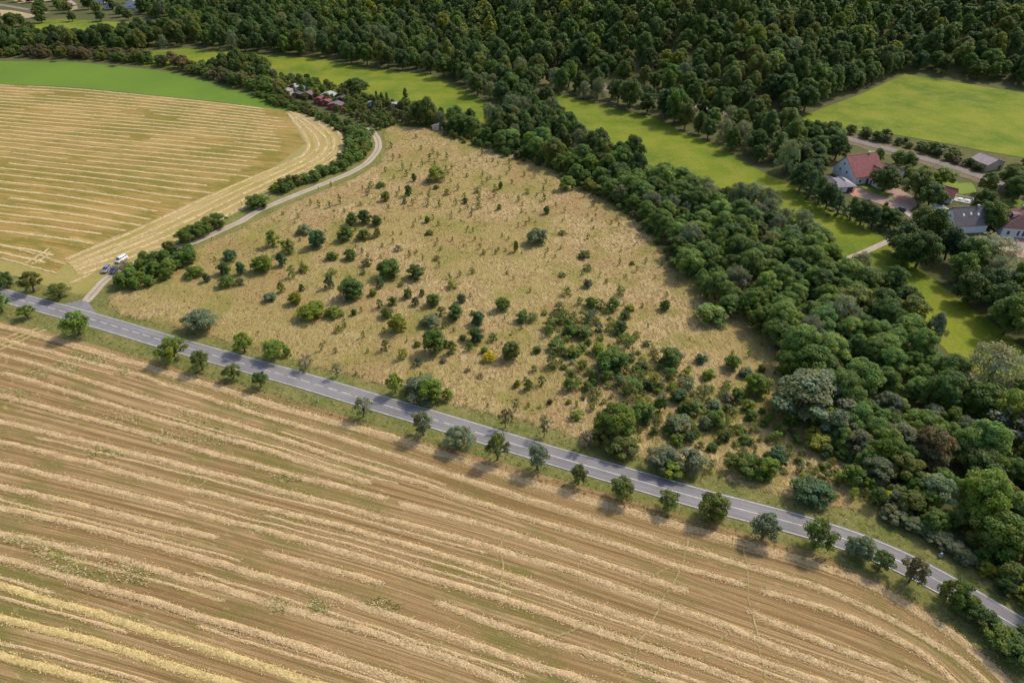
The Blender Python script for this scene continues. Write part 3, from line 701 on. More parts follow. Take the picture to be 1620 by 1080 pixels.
# ---- 1. trees along the road, south side, left to right
def rt(u, v, w, h, col, label, kind=None, name='roadside_tree'): ppt(kind or pick('orchard'), u, v, w, h, col, name, 'tree', label, 'trees planted along the road')
ORD = ['first', 'second', 'third', 'fourth', 'fifth', 'sixth', 'seventh', 'eighth', 'ninth', 'tenth', 'eleventh', 'twelfth', 'thirteenth', 'fourteenth', 'fifteenth', 'sixteenth', 'seventeenth', 'eighteenth']
rt(4,493,34,40,'mid','dark round tree on the near verge at the left edge of the photo','orchard0')
rt(45,503,26,26,'mid','small round tree on the near verge just left of the track junction','orchard1')
rt(126,529,46,46,'bright','leafy green tree with leaning trunk on the near verge below the track junction','orchard2')
rt(276,569,48,46,'bright','leafy green spreading tree on the near verge, second after the track junction','orchard3')
rt(321,585,34,40,'olive','thin dull green tree on the near verge right of the leafy spreading tree','orchard0')
rt(370,599,28,30,'olive','very small olive green tree on the near verge between two larger gaps','orchard1')
rt(414,612,26,32,'dark','small dark tree on the near verge opposite the twin green meadow trees','orchard2')
rt(575,659,36,42,'grey','thin crowned tree on the near verge standing alone after a long gap','sparse0')
rt(670,688,36,48,'grey','narrow dull tree on the near verge beside a dark shadow on the road','orchard3')
rt(728,707,50,46,'grey','broad greyish tree on the near verge with a ragged crown','orchard0')
rt(787,727,36,52,'olive','tall dull green tree on the near verge opposite two sparse meadow trees','orchard1')
rt(850,742,38,50,'grey','greyish tree on the near verge overlapping both road lanes','orchard2')
rt(915,765,30,38,'olive','slim olive tree on the near verge opposite the dark bramble thicket','orchard3')
rt(983,788,44,46,'olive','round topped brownish green tree on the near verge opposite the willow bush','orchard0')
rt(1056,804,36,38,'olive','small loose olive tree on the near verge just before the large round one','orchard1')
rt(1129,830,50,54,'olive','large dense round brownish green tree on the near verge','bush0')
rt(1206,850,48,52,'grey','greyish brown bushy tree on the near verge right of the large round one','orchard2')
rt(1290,865,54,58,'mid','large leafy green tree on the near verge before the road bends','orchard3')
rt(1362,890,44,46,'bluegrey','pale rounded tree forming a pair with a darker one on the near verge','bush1')
rt(1390,900,38,42,'dark','dark tree forming a pair with a paler one on the near verge','orchard0')
rt(1438,920,42,54,'brown','reddish brown leaved tree on the near verge at the road bend','orchard1')
for (u, v, w, h, c, l) in [(1513,966,44,52,'mid','tall end bush of the dark clump below the road at lower right'), (1534,980,42,38,'dark','middle bush of the dark clump below the road at lower right'), (1555,997,42,40,'dark','low bush at the lower end of the dark clump below the road'),
      (1588,1034,56,46,'mid','yellowish green bush in the thicket at the bottom right corner'), (1612,1058,56,48,'dark','dark bush in the thicket at the bottom right corner'), (1640,1050,60,50,'deep','dark bush cut by the right edge of the photo')]:
    ppt(pick('hedge'), u, v, w, h, c, 'roadside_bush', 'bush', l)
# far side of the road
rt(8,458,24,30,'dark','dark dense bush on the far verge at the left edge of the photo','bush2','roadside_bush')
rt(54,461,34,38,'olive','leaning tree with thin crown on the far verge left of the parked cars','orchard3')
rt(95,471,36,30,'olive','low spreading thin tree on the far verge nearest the track junction','orchard0')
rt(388,556,36,38,'bright','left one of the twin green trees in the meadow beside the road','orchard1')
rt(435,566,42,38,'bright','right one of the twin green trees in the meadow beside the road','orchard2')
rt(454,565,15,17,'bright','tiny bush touching the right one of the twin green trees','shrub0','shrub')
rt(486,583,28,30,'dry','bare looking grey tree in the meadow right of the twin green trees','sparse1')
rt(534,596,18,28,'grey','slim sparse tree at the roadside edge of the meadow, alone','sparse0')
rt(626,622,28,38,'fresh','small yellow green tree with a clear trunk beside the big roadside bush','orchard3')
rt(800,676,26,38,'brown','left one of two thin dark trees on the far verge near the middle','sparse1')
rt(861,690,24,40,'grey','right one of two thin dark trees on the far verge near the middle','sparse0')
rt(925,708,28,36,'dry','greyish sparse tree on the far verge left of the bramble thicket','sparse1')

# ---- 2. shrubs and young trees of the dry meadow, each at its place
Z = {'d':'dark','D':'deep','m':'mid','b':'bright','f':'fresh','u':'blue','w':'bluegrey','g':'grey','o':'olive','y':'gold','Y':'yellow','n':'brown','l':'locust','r':'dry'}
BIG = [  # u, v, w, h, colour, label, mesh
 (689,290,32,28,'b','wide light green bush in the upper part of the dry meadow','shrub'),
 (501,395,30,33,'u','large bluish dark shrub with silvery leaves in the left meadow','bush'),
 (480,373,24,19,'w','low grey green shrub touching the large bluish one','shrub'),
 (556,359,20,23,'d','left one of three dark round shrubs in a row below the track','bush'),
 (577,356,22,25,'d','middle one of three dark round shrubs in a row below the track','bush'),
 (596,359,19,19,'d','right one of three dark round shrubs in a row below the track','bush'),
 (546,384,26,27,'d','dark round shrub just below the row of three','bush'),
 (575,381,24,20,'o','olive shrub between the dark round ones in the left meadow','shrub'),
 (431,393,22,31,'b','ragged light green shrub on the left side of the meadow','shrub'),
 (456,404,24,28,'o','olive shrub beside the ragged light green one','shrub'),
 (446,423,16,25,'u','narrow bluish shrub in the left meadow','bush'),
 (414,434,34,32,'b','large light green rounded bush in the left meadow','bush'),
 (363,414,26,20,'u','bluish shrub at the upper end of the left edge group','shrub'),
 (355,437,22,24,'d','dark round shrub of the left edge group','bush'),
 (381,437,17,24,'u','bluish shrub with a short stem right of the left edge group','bush'),
 (357,457,25,24,'m','mid green shrub at the lower end of the left edge group','shrub'),
 (380,453,14,16,'w','small pale shrub below the bluish one with a short stem','shrub'),
 (327,448,12,17,'u','tiny bluish shrub near the thick hedge end','bush'),
 (306,441,30,20,'b','loose light green bush beside the end of the thick hedge','shrub'),
 (315,528,52,30,'g','long dark grey bush on the roadside edge of the left meadow','hedge'),
 (555,478,42,40,'d','big dark dense shrub in the middle of the left meadow','bush'),
 (615,444,40,37,'m','big spreading mid green shrub in the centre of the meadow','bush'),
 (657,444,29,27,'d','dark egg shaped shrub right of the big spreading one','bush'),
 (629,528,32,33,'y','yellowish green shrub standing alone in the centre of the meadow','bush'),
 (686,564,38,46,'m','large green shrub with a golden crown top near the centre','bush'),
 (850,389,33,30,'w','lone grey green round tree in the open upper right meadow','bush'),
 (897,303,26,26,'b','bright green bush at the left end of the upper right thicket','bush'),
 (932,304,28,22,'y','yellowish shrub in the middle of the upper right thicket','shrub'),
 (965,316,42,24,'o','broad olive shrub at the right end of the upper right thicket','hedge'),
 (1125,517,52,38,'l','large soft green bush near the right edge of the open meadow','shrub'),
 (970,594,52,46,'m','large mid green shrub in the middle of the dense scrub','bush'),
 (1062,586,42,38,'d','large dark round shrub at the upper edge of the dense scrub','bush'),
 (1159,587,26,28,'m','round mid green shrub alone right of the dark round one','bush'),
 (1200,630,44,42,'b','large bright green shrub at the right border of the meadow','bush'),
 (975,688,64,66,'b','biggest round golden green tree in the scrub above the road','oak'),
 (1016,674,40,42,'m','fresh green tree leaning against the biggest round one','bush'),
 (1044,653,21,32,'d','small dark tree with a thin bare stem in the scrub','orchard'),
 (1075,690,44,36,'w','pale bluish shrub with silvery leaves in the scrub','bush'),
 (1050,748,52,44,'g','large grey green willow bush beside the road','hedge'),
 (1095,752,52,46,'g','right half of the grey green willow thicket beside the road','shrub'),
 (1063,756,46,34,'f','bright yellow green bush in front of the grey willow','bush'),
 (955,707,44,38,'o','dark olive bramble bush left of the biggest round tree','hedge'),
 (985,726,52,32,'o','long dark olive bramble thicket beside the road','hedge'),
 (1180,755,50,40,'m','wide mid green bush standing above the road verge at right','hedge'),
 (1214,760,38,40,'b','taller green bush joined to the wide one above the road verge','bush'),
 (1287,802,64,50,'u','large bluish green shrub close to the road at right','bush'),
 (1350,772,38,40,'m','upright mid green shrub right of the large bluish one','shrub'),
 (1388,804,28,36,'d','dark upright shrub beside the yellow flowering one','bush'),
 (1402,797,18,24,'Y','small bright yellow shrub near the road at right','shrub'),
 (1297,718,46,36,'y','golden green tree on the right border of the meadow','bush'),
 (1300,683,36,34,'f','yellow green shrub at the foot of the big oak','shrub'),
 (1230,742,38,38,'u','bluish green shrub alone in the dry grass at right','bush'),
 (668,636,60,42,'g','big grey green half of the roadside bush group','shrub'),
 (680,641,44,46,'b','bright green half of the roadside bush group','bush'),
 (707,636,18,24,'b','small bush at the right end of the roadside bush group','shrub'),
 (774,574,22,20,'Y','pale yellow shrub standing out in the dry grass near the middle','shrub'),
 (808,573,32,36,'o','dark olive conical shrub right of the pale yellow one','bush'),
 (492,508,42,22,'f','low patch of bright green brambles in the lower left meadow','hedge'),
 (527,505,30,22,'b','low green bush next to the bright bramble patch','shrub'),
 (756,517,24,26,'u','bluish dark shrub above a similar darker one','bush'),
 (754,544,26,28,'D','very dark shrub below the similar bluish one','bush'),
 (720,508,26,28,'d','dark round shrub left of the two bluish ones','bush'),
 (680,520,32,25,'w','wide grey green shrub left of the dark round one','shrub'),
 (795,494,24,26,'m','neat mid green shrub alone in the centre right meadow','bush'),
 (467,484,22,24,'y','golden green ball shaped shrub in the lower left meadow','bush'),
 (1052,493,17,20,'m','small round green shrub alone in the right meadow','bush'),
]
for (u, v, w, h, c, l, k) in BIG: ppt(pick(k), u, v, w, h, Z[c], 'shrub' if k != 'oak' else 'broadleaf_tree', 'shrub' if k not in ('oak', 'orchard') else 'tree', l)
SMALL = """597 377 13 18 o|462 442 16 24 m|480 432 18 16 y|525 413 20 16 b|554 413 21 20 m|445 465 12 22 y|427 479 22 18 w|477 462 10 14 d|525 436 18 13 b|521 458 15 25 u|553 447 15 13 o|601 458 13 21 u|580 424 22 16 d|574 436 13 11 d|630 399 14 13 u|679 373 14 9 o|676 354 11 13 b|646 312 13 20 d|610 320 15 18 y|602 298 16 11 b|587 299 9 13 m|707 310 14 13 y|640 324 8 11 w|755 307 14 12 o|736 323 9 11 d|757 332 12 13 y|790 333 8 11 b|792 300 8 13 m|691 413 12 10 n|765 404 10 11 y|747 435 11 13 o|601 490 14 19 d|621 485 18 18 o|612 505 21 21 o|645 474 15 19 o|657 485 12 17 u|685 487 23 24 m|697 502 18 20 d|730 481 16 18 w|715 458 22 12 y|780 542 17 18 d|609 557 17 23 D|637 571 20 23 y|661 581 16 18 u|715 562 16 26 o|742 557 14 18 m|660 550 12 12 y|545 520 10 16 m|535 528 14 15 y|560 500 10 12 m|816 400 9 20 y|865 340 11 15 d|890 373 14 9 d|982 470 19 20 m|917 484 13 16 u|970 493 24 24 m|950 493 18 22 d|935 488 20 20 m|897 470 17 18 b|885 498 22 22 d|895 516 30 28 m|932 513 26 24 u|947 528 20 20 u|920 538 30 26 o|825 512 20 20 d|842 512 24 18 m|990 507 18 18 d|982 530 24 24 D|987 543 17 17 b|997 494 18 12 y|930 457 17 17 g|872 525 30 24 o|902 533 24 22 m|882 560 34 22 m|902 568 22 20 o|874 586 24 25 o|920 560 22 18 b|946 562 23 22 f|960 608 28 26 m|939 603 15 20 d|999 570 13 14 g|1110 577 22 18 u|1180 599 24 20 w|1122 602 22 20 b|1085 598 20 18 f|1035 613 28 26 y|1062 603 26 24 m|1065 619 20 18 f|1027 619 22 20 D|1090 618 32 26 w|1075 639 28 26 u|1115 634 34 28 o|1152 639 22 20 r|1167 637 26 26 m|1097 657 38 28 o|1132 680 32 34 m|1115 682 24 26 w|1060 688 24 20 m|1090 703 18 22 u|1075 700 20 14 y|1100 692 18 18 d|1000 630 40 36 m|1025 648 22 22 f|982 615 26 24 w|995 726 34 24 r|1125 746 16 22 w|1200 763 34 22 m|1160 660 22 20 o|1185 652 24 22 y|1190 667 20 20 m|900 620 18 24 m|927 617 14 16 f|857 612 14 20 d|836 619 15 22 o|818 614 12 14 y|912 667 26 20 f|816 652 13 24 u|912 646 9 14 b|1350 792 18 24 f|1280 674 22 22 d|1257 672 24 18 m|1237 692 18 20 y|1255 692 14 18 w|1347 738 24 22 u|1235 642 26 30 g|705 520 12 14 o|590 470 14 14 y|634 455 12 10 o|668 470 10 14 d|690 530 14 14 w|748 500 12 10 d|660 430 8 8 o|705 552 12 16 d|732 540 12 12 m|766 560 12 12 b|850 560 14 14 o|845 590 12 14 m|830 500 12 12 m|862 500 14 12 y|905 600 12 14 m|925 585 14 14 o|950 580 16 16 d|1010 600 18 16 b|1020 585 14 14 w|1045 620 16 18 o|1080 655 18 16 d|1130 650 22 20 w|1150 615 16 16 m|1180 630 18 16 y|1205 590 14 14 d|1145 700 18 20 d|1165 690 16 14 y|1190 705 14 14 o|1215 700 16 14 m|1240 720 12 12 y|1265 735 16 14 o|1310 745 16 14 m|1330 760 14 12 d|1270 760 12 10 y|1320 790 16 12 b|1370 790 18 20 o|1330 700 20 18 m|1090 670 14 12 y|1035 690 16 14 b|1010 700 14 10 y|940 640 14 14 o|900 640 10 10 y|870 640 10 10 m|760 600 12 12 r|740 590 12 8 n|702 575 10 10 r|690 300 10 8 o|655 288 8 14 d|1016 488 8 10 n|890 440 14 8 d|930 430 18 9 d|925 410 20 10 o|1000 420 8 8 n"""
grp_small = 'young shrubs scattered over the dry meadow'
def zone(u, v):
    if v < 345: return 'in the upper meadow near the track bend' if u < 700 else 'in the upper right meadow'
    if u < 520: return 'in the left third of the meadow'
    if u < 720: return 'in the central shrub group' if v > 400 else 'in the upper middle of the meadow'
    if v < 460: return 'in the open right half of the meadow'
    if u < 830: return 'between the central shrubs and the scrub'
    return 'in the dense lower right scrub' if u < 1210 else 'on the right edge of the dry meadow'
for s in SMALL.split('|'):
    f = s.split(); u, v, w, h = map(float, f[:4]); c = Z[f[4]]; sz = 'small' if w < 17 else 'medium sized'
    form = 'narrow' if h > w*1.25 else ('low' if h < w*.8 else 'rounded')
    ppt(pick(rnd.choice(['wisp', 'wisp', 'shrub', 'bush'])), u, v, w, h, c, 'shrub', 'shrub', '%s %s %s shrub %s' % (sz, form, WORD[c], zone(u, v)), '%s %s %s shrubs %s' % (sz, form, WORD[c], zone(u, v)))
# tiny saplings dotted over the grass
MEAD = np.array(MEADOW); DOTS = 0
while DOTS < 240:
    u = rnd.uniform(430, 1300); v = rnd.uniform(215, 760)
    if DOTS < 150: u = rnd.gauss(740, 140); v = rnd.gauss(310, 60)
    if v < 205: continue
    x, y = gp(u, v)
    if not inpoly(np.array([x]), np.array([y]), MEAD)[0]: continue
    if any((x-a_)**2+(y-b__)**2 < (r_+1.2)**2 for a_, b__, r_ in used): continue
    c = rnd.choice(['olive', 'gold', 'olive', 'mid', 'bright', 'brown', 'gold']); s = rnd.uniform(.9, 1.9)*(1 if v > 330 else 1.4)
    plant(pick('sapling'), x, y, s, s*rnd.uniform(1.0, 1.7), c, 'sapling', 'sapling', 'tiny %s sapling %s' % (WORD[c], zone(u, v)), 'tiny %s saplings %s' % (WORD[c], zone(u, v)), parts=False)
    used.append((x, y, s)); DOTS += 1

# ---- 3. woods, belts and hedges: individuals strewn over an outline
def strew(poly_px, gap, kinds, label, group, name='broadleaf_tree', cat='tree', size=(7, 11), hr=(.8, 1.2), parts=False, avoid=None, grow=None, limit=9999, seed=0, px_w=None, world=False):
    """kinds: list of (mesh base, colour, weight)"""
    global used
    r = random.Random(seed*77+5); P = np.array(gps(poly_px) if not world else poly_px); x0, y0 = P.min(0); x1, y1 = P.max(0); got = []; tries = 0; area = (x1-x0)*(y1-y0)
    out = []
    nmax = int(area/(gap*gap)*9)
    cand = [(r.uniform(x0, x1), r.uniform(y0, y1)) for _ in range(nmax)]
    cx = np.array(cand); k = inpoly(cx[:, 0], cx[:, 1], P); cx = cx[k]
    cell = {}
    for x, y in cx:
        ix, iy = int(x//gap), int(y//gap); ok = True
        for a_ in (-1, 0, 1):
            for b_ in (-1, 0, 1):
                for q in cell.get((ix+a_, iy+b_), ()):
                    if (q[0]-x)**2+(q[1]-y)**2 < gap*gap: ok = False
        if not ok: continue
        if avoid and any((x-p[0])**2+(y-p[1])**2 < p[2]**2 for p in avoid): continue
        cell.setdefault((ix, iy), []).append((x, y)); out.append((x, y))
    out.sort(key=lambda p: p[1]); res = []
    for x, y in out[:limit]:
        tot = sum(k[2] for k in kinds); t = r.random()*tot
        for k in kinds:
            t -= k[2]
            if t <= 0: break
        w = r.uniform(*size); h = w*r.uniform(*hr)
        res.append((x, y, w, h, k[0], k[1]))
    return res
def place(res, what, where, name='broadleaf_tree', cat='tree', parts=False):
    for (x, y, w, h, kb, c) in res:
        sz = ''
        plant(pick(kb), x, y, w, h, c, name, cat, '%s %s %s' % (WORD[c], what, where), '%s %s %s' % (WORD[c], what+'s' if not what.endswith('s') else what, where), parts=parts)
# ---- hamlet and outlying buildings: footprints first, so that trees keep clear of them
AV = []
def keep(u, v, r): x, y = gp(u, v); AV.append((x, y, r))
for q in ((1345,285,13),(1365,275,10),(1388,268,9),(1330,300,9),(1350,305,7),(1430,298,6),(1500,308,8),(1522,318,6),(1508,345,10),(1528,352,8),(1520,368,6),(1605,358,14),(1600,385,10),(1573,268,8),(1424,332,5),(1405,325,7),(1440,325,7),(1455,350,3),(1478,368,4),(1505,378,4),(1350,408,4),(1375,398,4),(1400,385,3),(1395,312,5)): keep(*q)
SH = [(424,149,5),(432,150,6),(448,150,6),(466,146,5),(470,153,5),(487,154,5),(497,159,4),(502,164,5),(513,165,4),(520,152,6),(526,170,6),(538,160,5),(584,165,3),(622,167,3),(683,204,5),(416,146,4),(583,200,3)]
for q in SH: keep(q[0], q[1]+2, q[2]+.6)
for q in ((30,30,12),(100,12,8),(118,10,8),(165,10,6),(205,12,10),(330,12,6),(345,14,6),(420,12,8),(430,22,8),(135,22,8),(190,25,6)): keep(*q)
# railway corridor
for p in RW[::3]: AV.append((p[0], p[1], 4.5))

UN = 'in the strip of woodland'
# main belt between dry meadow and valley
belt = [(705,206),(765,228),(855,258),(938,300),(1008,340),(1062,388),(1085,445),(1130,485),(1178,518),(1226,552),(1240,600),(1266,650),(1312,690),(1352,740),(1415,772),(1490,818),(1572,882),(1650,950),(1740,1040),
        (1760,800),(1640,700),(1570,640),(1500,600),(1440,550),(1380,490),(1340,450),(1300,400),(1250,358),(1180,324),(1100,300),(1020,280),(960,262),(880,246),(800,230),(720,202)]
x8, y8 = gp(1272, 650)
AV2 = [(x8, y8+5, 9.5)]
x9, y9 = gp(1555, 625); AV2.append((x9, y9, 8)); 
WB = 'in the belt between dry meadow and valley'
res = strew(belt, 5.6, [('locust', 'locust', 7), ('locust', 'locust_dark', 4), ('oak', 'mid', 2.2), ('oak', 'dark', 1.6), ('locust', 'bright', .9), ('willow', 'grey', .7), ('oak', 'olive', .4)], '', '', size=(6, 12.5), hr=(.8, 1.1), seed=3, avoid=AV2)
rA = [q for q in res]
nearset = []
for q in rA:
    x, y, w, h, kb, c = q; u, v = proj(x, y, 0)
    if u > 1250 and v > 640 and rnd.random() < .45: q = (x, y, w*.8, h*.72, rnd.choice(['oak', 'willow', 'oak']), rnd.choice(['olive', 'bluegrey', 'mid', 'grey', 'brown', 'locust_dark']))
    if 1105 < u < 1290 and v < 400 and (v-262) < (u-1105)*.42+62: q = (x, y, w, h, 'willow', rnd.choice(['grey', 'grey', 'bluegrey']))
    nearset.append(q)
WHAT = {'wisp': 'loose shrub', 'locust': 'feathery tree', 'oak': 'broadleaf tree', 'willow': 'willow', 'tall': 'tall tree', 'conifer': 'conifer', 'shrub': 'shrub', 'bush': 'rounded bush', 'hedge': 'hedge shrub'}
NAME = {'wisp': 'shrub', 'locust': 'locust_tree', 'oak': 'broadleaf_tree', 'willow': 'willow_tree', 'tall': 'tall_tree', 'conifer': 'conifer_tree', 'shrub': 'shrub', 'bush': 'bush', 'hedge': 'hedge_shrub'}
SEC = {'in the belt between dry meadow and valley': [(860,'in the belt by the meadow tip'),(1010,'in the belt beside the upper open meadow'),(1150,'in the middle of the belt beside the open meadow'),(1290,'in the belt below the footpath'),(1400,'in the wide near part of the belt'),(1510,'in the near belt above the thorn hedge'),(9999,'in the belt near the right edge')],
 'between the valley meadow and the railway': [(330,'at the left end of the valley meadow'),(520,'behind the meadow above the allotments'),(700,'behind the meadow above the pointed conifer'),(850,'behind the far bend of the valley meadow'),(1010,'between valley meadow and wooded slope'),(1160,'between valley meadow and pinkish railway'),(9999,'beside the meadow left of the barn')],
 'in the hillside wood above the railway': [(560,'in the wood at the hillside\'s left end'),(760,'on the slope above the far valley bend'),(900,'on the slope left of the pinkish railway gap'),(1040,'on the slope above the railway gap'),(1180,'on the middle slope above the railway'),(1310,'in the wood left of the hillside meadow'),(1450,'behind the hillside meadow corner'),(9999,'in the wood behind the hillside meadow')]}
RES = []
def put(res, where, cat='tree', parts=True, part_px=24, names=None):
    where0 = where
    hs = sorted(q[2]*q[3] for q in res); rsp = sorted(q[3]/q[2] for q in res)
    for q in res:
        u, v = proj(q[0], q[1], Hs(q[0], q[1]))
        if u < -200 or u > 1830 or v > 1200: continue
        where = where0
        if where0 in SEC:
            for lim, ph in SEC[where0]:
                if u < lim: where = ph; break
        szw = 'small ' if q[2]*q[3] < hs[len(hs)//4] else ('large ' if q[2]*q[3] > hs[len(hs)*3//4] else '')
        x, y, w, h, kb, c = q; z = Hs(x, y); u, v = proj(x, y, z); szw += 'upright ' if h/w > rsp[len(rsp)*2//3] and len(('%s %s %s' % (WORD[c], WHAT[kb], where)).split()) < 15 else ''
        if u < -140 or u > 1800 or v < -140: 
            pass
        big = parts and w/zdist(x, y, z)*1080*.63 > part_px*.63
        word = WHAT[kb]; what = 'willow trees' if kb == 'willow' else word+('s' if not word.endswith('bush') else 'es')
        plant(pick(kb), x, y, w, h, c, (names or NAME).get(kb, NAME[kb]), cat, '%s%s %s %s' % (szw, WORD[c], word, where), '%s%s %s %s' % (szw, WORD[c], what, where), parts=big, var=.24)
put(nearset, WB)
put(strew(belt, 6.2, [('bush','locust',4),('bush','locust_dark',3),('hedge','mid',2),('hedge','grey',.6),('hedge','olive',.8)], '', '', size=(4.5,6.5), hr=(.95,1.35), seed=77, avoid=AV2+[(gp(1460,520)[0], gp(1460,520)[1], 12), (gp(1500,560)[0], gp(1500,560)[1], 9)]), WB, 'small tree', names={k: 'understorey_tree' for k in ('bush','hedge')}, part_px=26)
ppt('oak1', 1272, 655, 116, 96, 'bluegrey', 'broadleaf_tree', 'tree', 'huge round grey green tree on the edge of the belt beside the dry meadow', var=.03)
ppt('willow1', 1557, 624, 100, 112, 'silver', 'willow_tree', 'tree', 'very large tree with pale yellowish crown top near the right edge of the photo', var=.03)
ppt('sparse1', 1600, 700, 90, 80, 'dry', 'sparse_tree', 'tree', 'half bare greyish pink tree cut by the right edge of the photo')
# low thorn hedge and mixed scrub along the lower end of the belt
for i, (u, v) in enumerate([(1412,826),(1428,834),(1446,842),(1463,850),(1480,860),(1498,871),(1514,883),(1530,896)]):
    ppt(pick('hedge'), u, v, 34, 26, 'bluegrey' if i < 5 else 'grey', 'hedge_shrub', 'shrub', 'low grey green thorn bush in the long hedge beside the road bend', 'thorn bushes of the long low hedge beside the road bend', var=.05)
put(strew([(1350,745),(1400,780),(1440,815),(1400,815),(1352,770)], 3.6, [('shrub','brown',1),('shrub','olive',2),('bush','grey',2),('shrub','bright',1)], '', '', size=(3,4.5), hr=(.7,1), seed=41), 'in the scrub above the low thorn hedge', 'shrub')
put(strew([(1400,765),(1470,790),(1540,838),(1600,895),(1660,960),(1590,925),(1500,858),(1425,808)], 4.2, [('bush','olive',2),('shrub','grey',1.5),('bush','mid',3),('shrub','brown',1),('bush','locust_dark',2)], '', '', size=(3.5,6.5), hr=(.7,1.05), seed=45), 'in the thicket above the low thorn hedge', 'shrub')
put(strew([(1245,655),(1310,690),(1345,730),(1300,722),(1262,680),(1240,665)], 3.8, [('shrub','olive',2),('bush','mid',2),('shrub','gold',1)], '', '', size=(3,5), hr=(.7,1), seed=42), 'at the foot of the belt beside the dry meadow', 'shrub')
put(strew([(720,210),(860,256),(940,300),(1010,345),(1060,390),(1075,440),(1050,400),(1000,345),(930,303),(850,262),(760,236),(700,214)], 3.6, [('shrub','olive',2),('bush','locust_dark',3),('shrub','brown',.8),('shrub','gold',.4)], '', '', size=(2.6,4.6), hr=(.65,.95), seed=43), 'on the shaded edge of the belt', 'shrub', parts=False)
put(strew([(1545,905),(1620,968),(1700,1035),(1740,1010),(1640,925),(1560,880)], 3.8, [('bush','olive',2),('bush','dark',3),('shrub','gold',1)], '', '', size=(3.5,5.5), hr=(.7,1), seed=44), 'on the bank in the lower right corner', 'shrub')
# tall dark trees where the valley narrows
put(strew([(775,196),(800,200),(875,212),(935,238),(1004,266),(1015,292),(940,264),(860,240),(790,226),(765,212)], 6.8, [('oak','deep',3),('oak','dark',3),('tall','dark',2),('oak','olive',1.2),('willow','grey',1)], '', '', size=(8,11), hr=(1.1,1.5), seed=5), 'in the clump where the green valley narrows')
put(strew([(802,178),(830,166),(856,172),(880,192),(905,214),(890,222),(840,216),(800,206)], 8.5, [('oak','dark',3),('oak','deep',2),('willow','grey',1.4),('tall','olive',1),('oak','mid',1)], '', '', size=(9,12.5), hr=(1.0,1.4), seed=55), 'in the dark clump closing the valley bend')
# trees between valley meadow and railway
vr = [(215,80),(300,74),(405,83),(505,90),(555,101),(617,109),(680,116),(725,133),(760,155),(798,172),(840,157),(872,143),(910,153),(960,166),(1035,183),(1085,210),(1135,226),(1160,244),(1215,275),(1250,287),(1262,262),(1262,212),(1230,207),(1170,195),(1060,172),(935,145),(860,130),(780,103),(700,80),(620,64),(500,48),(400,38),(300,40),(215,52)]
put(strew(vr, 8.2, [('oak','deep',3),('oak','dark',4),('tall','dark',3),('oak','mid',2),('willow','grey',1.7),('tall','olive',1.2),('oak','olive',1.2),('willow','bluegrey',.8)], '', '', size=(7.5,13.5), hr=(1.0,1.5), seed=6, avoid=AV), 'between the valley meadow and the railway', 'riverside tree', part_px=30, names={'oak': 'riverside_tree', 'tall': 'tall_riverside_tree'})
put(strew([(-120,70),(60,66),(215,66),(225,78),(215,84),(100,82),(-120,88)], 8.6, [('oak','deep',3),('oak','dark',4),('willow','grey',2),('tall','dark',1.5),('oak','olive',1)], '', '', size=(9.5,13.5), hr=(.9,1.25), seed=7, avoid=AV), 'in the row behind the reddish hedge', part_px=30)
put(strew([(-120,92),(0,91),(115,92),(230,102),(276,109),(344,128),(400,143),(455,160),(455,150),(400,131),(340,118),(280,102),(215,92),(100,85),(-120,86)], 5.6, [('hedge','rust',1.6),('hedge','brown',1.4),('hedge','olive',3),('bush','mid',2.5)], '', '', size=(6.5,9.5), hr=(.65,.95), seed=8), 'in the hedge along the bright green field', 'shrub', part_px=22)
put(strew([(330,118),(420,128),(430,118),(410,106),(380,104),(335,110)], 6, [('oak','dark',2),('tall','dark',2),('bush','olive',1)], '', '', size=(7,10), hr=(.9,1.3), seed=9), 'in the corner between hedge and valley meadow')
# hedge between headland, allotments and track
put(strew([(440,152),(480,168),(530,188),(572,204),(590,214),(580,228),(560,222),(544,212),(520,196),(490,181),(452,173),(405,156),(410,146)], 3.5, [('hedge','olive',3),('bush','mid',3),('hedge','locust_dark',2),('shrub','brown',.8),('bush','gold',.4)], '', '', size=(4,5.6), hr=(.55,.8), seed=10), 'in the hedge beside the allotments', 'shrub', part_px=16)
put(strew([(552,212),(582,218),(586,232),(580,248),(556,264),(518,280),(480,294),(446,307),(434,305),(458,292),(505,275),(538,258),(551,240)], 3.3, [('hedge','locust',3),('hedge','locust_dark',2),('hedge','olive',1.5),('bush','bright',1)], '', '', size=(4,5.8), hr=(.65,.9), seed=12), 'in the long hedge beside the track', 'shrub', part_px=16)
ppt('bush2', 405, 332, 36, 25, 'mid', 'bush', 'bush', 'single round bush beside the farm track between two hedge sections')
for i, (u, v) in enumerate([(291,388),(303,381),(316,376),(330,368),(344,362)]):
    ppt(pick('hedge'), u, v, 27, 26, ['mid','locust_dark','mid','olive','locust_dark'][i], 'hedge_shrub', 'shrub', 'bush in the short hedge section between track and headland', 'bushes of the short hedge section between track and headland')
put(strew([(186,456),(230,462),(270,440),(304,418),(304,400),(264,402),(225,416),(206,430)], 3.3, [('hedge','locust',3),('bush','locust_dark',2),('hedge','mid',2),('bush','bright',1)], '', '', size=(4.2,5.6), hr=(.75,1.0), seed=13), 'in the thick hedge beside the parked vehicles', 'shrub', part_px=16)
ppt('sparse0', 203, 432, 32, 26, 'dry', 'shrub', 'shrub', 'dry greyish brown bush at the end of the thick hedge next to the parked vehicles')
scrub = [(862,505),(955,488),(1010,535),(1100,590),(1200,650),(1310,700),(1360,762),(1300,775),(1180,725),(1040,700),(935,650),(868,575)]
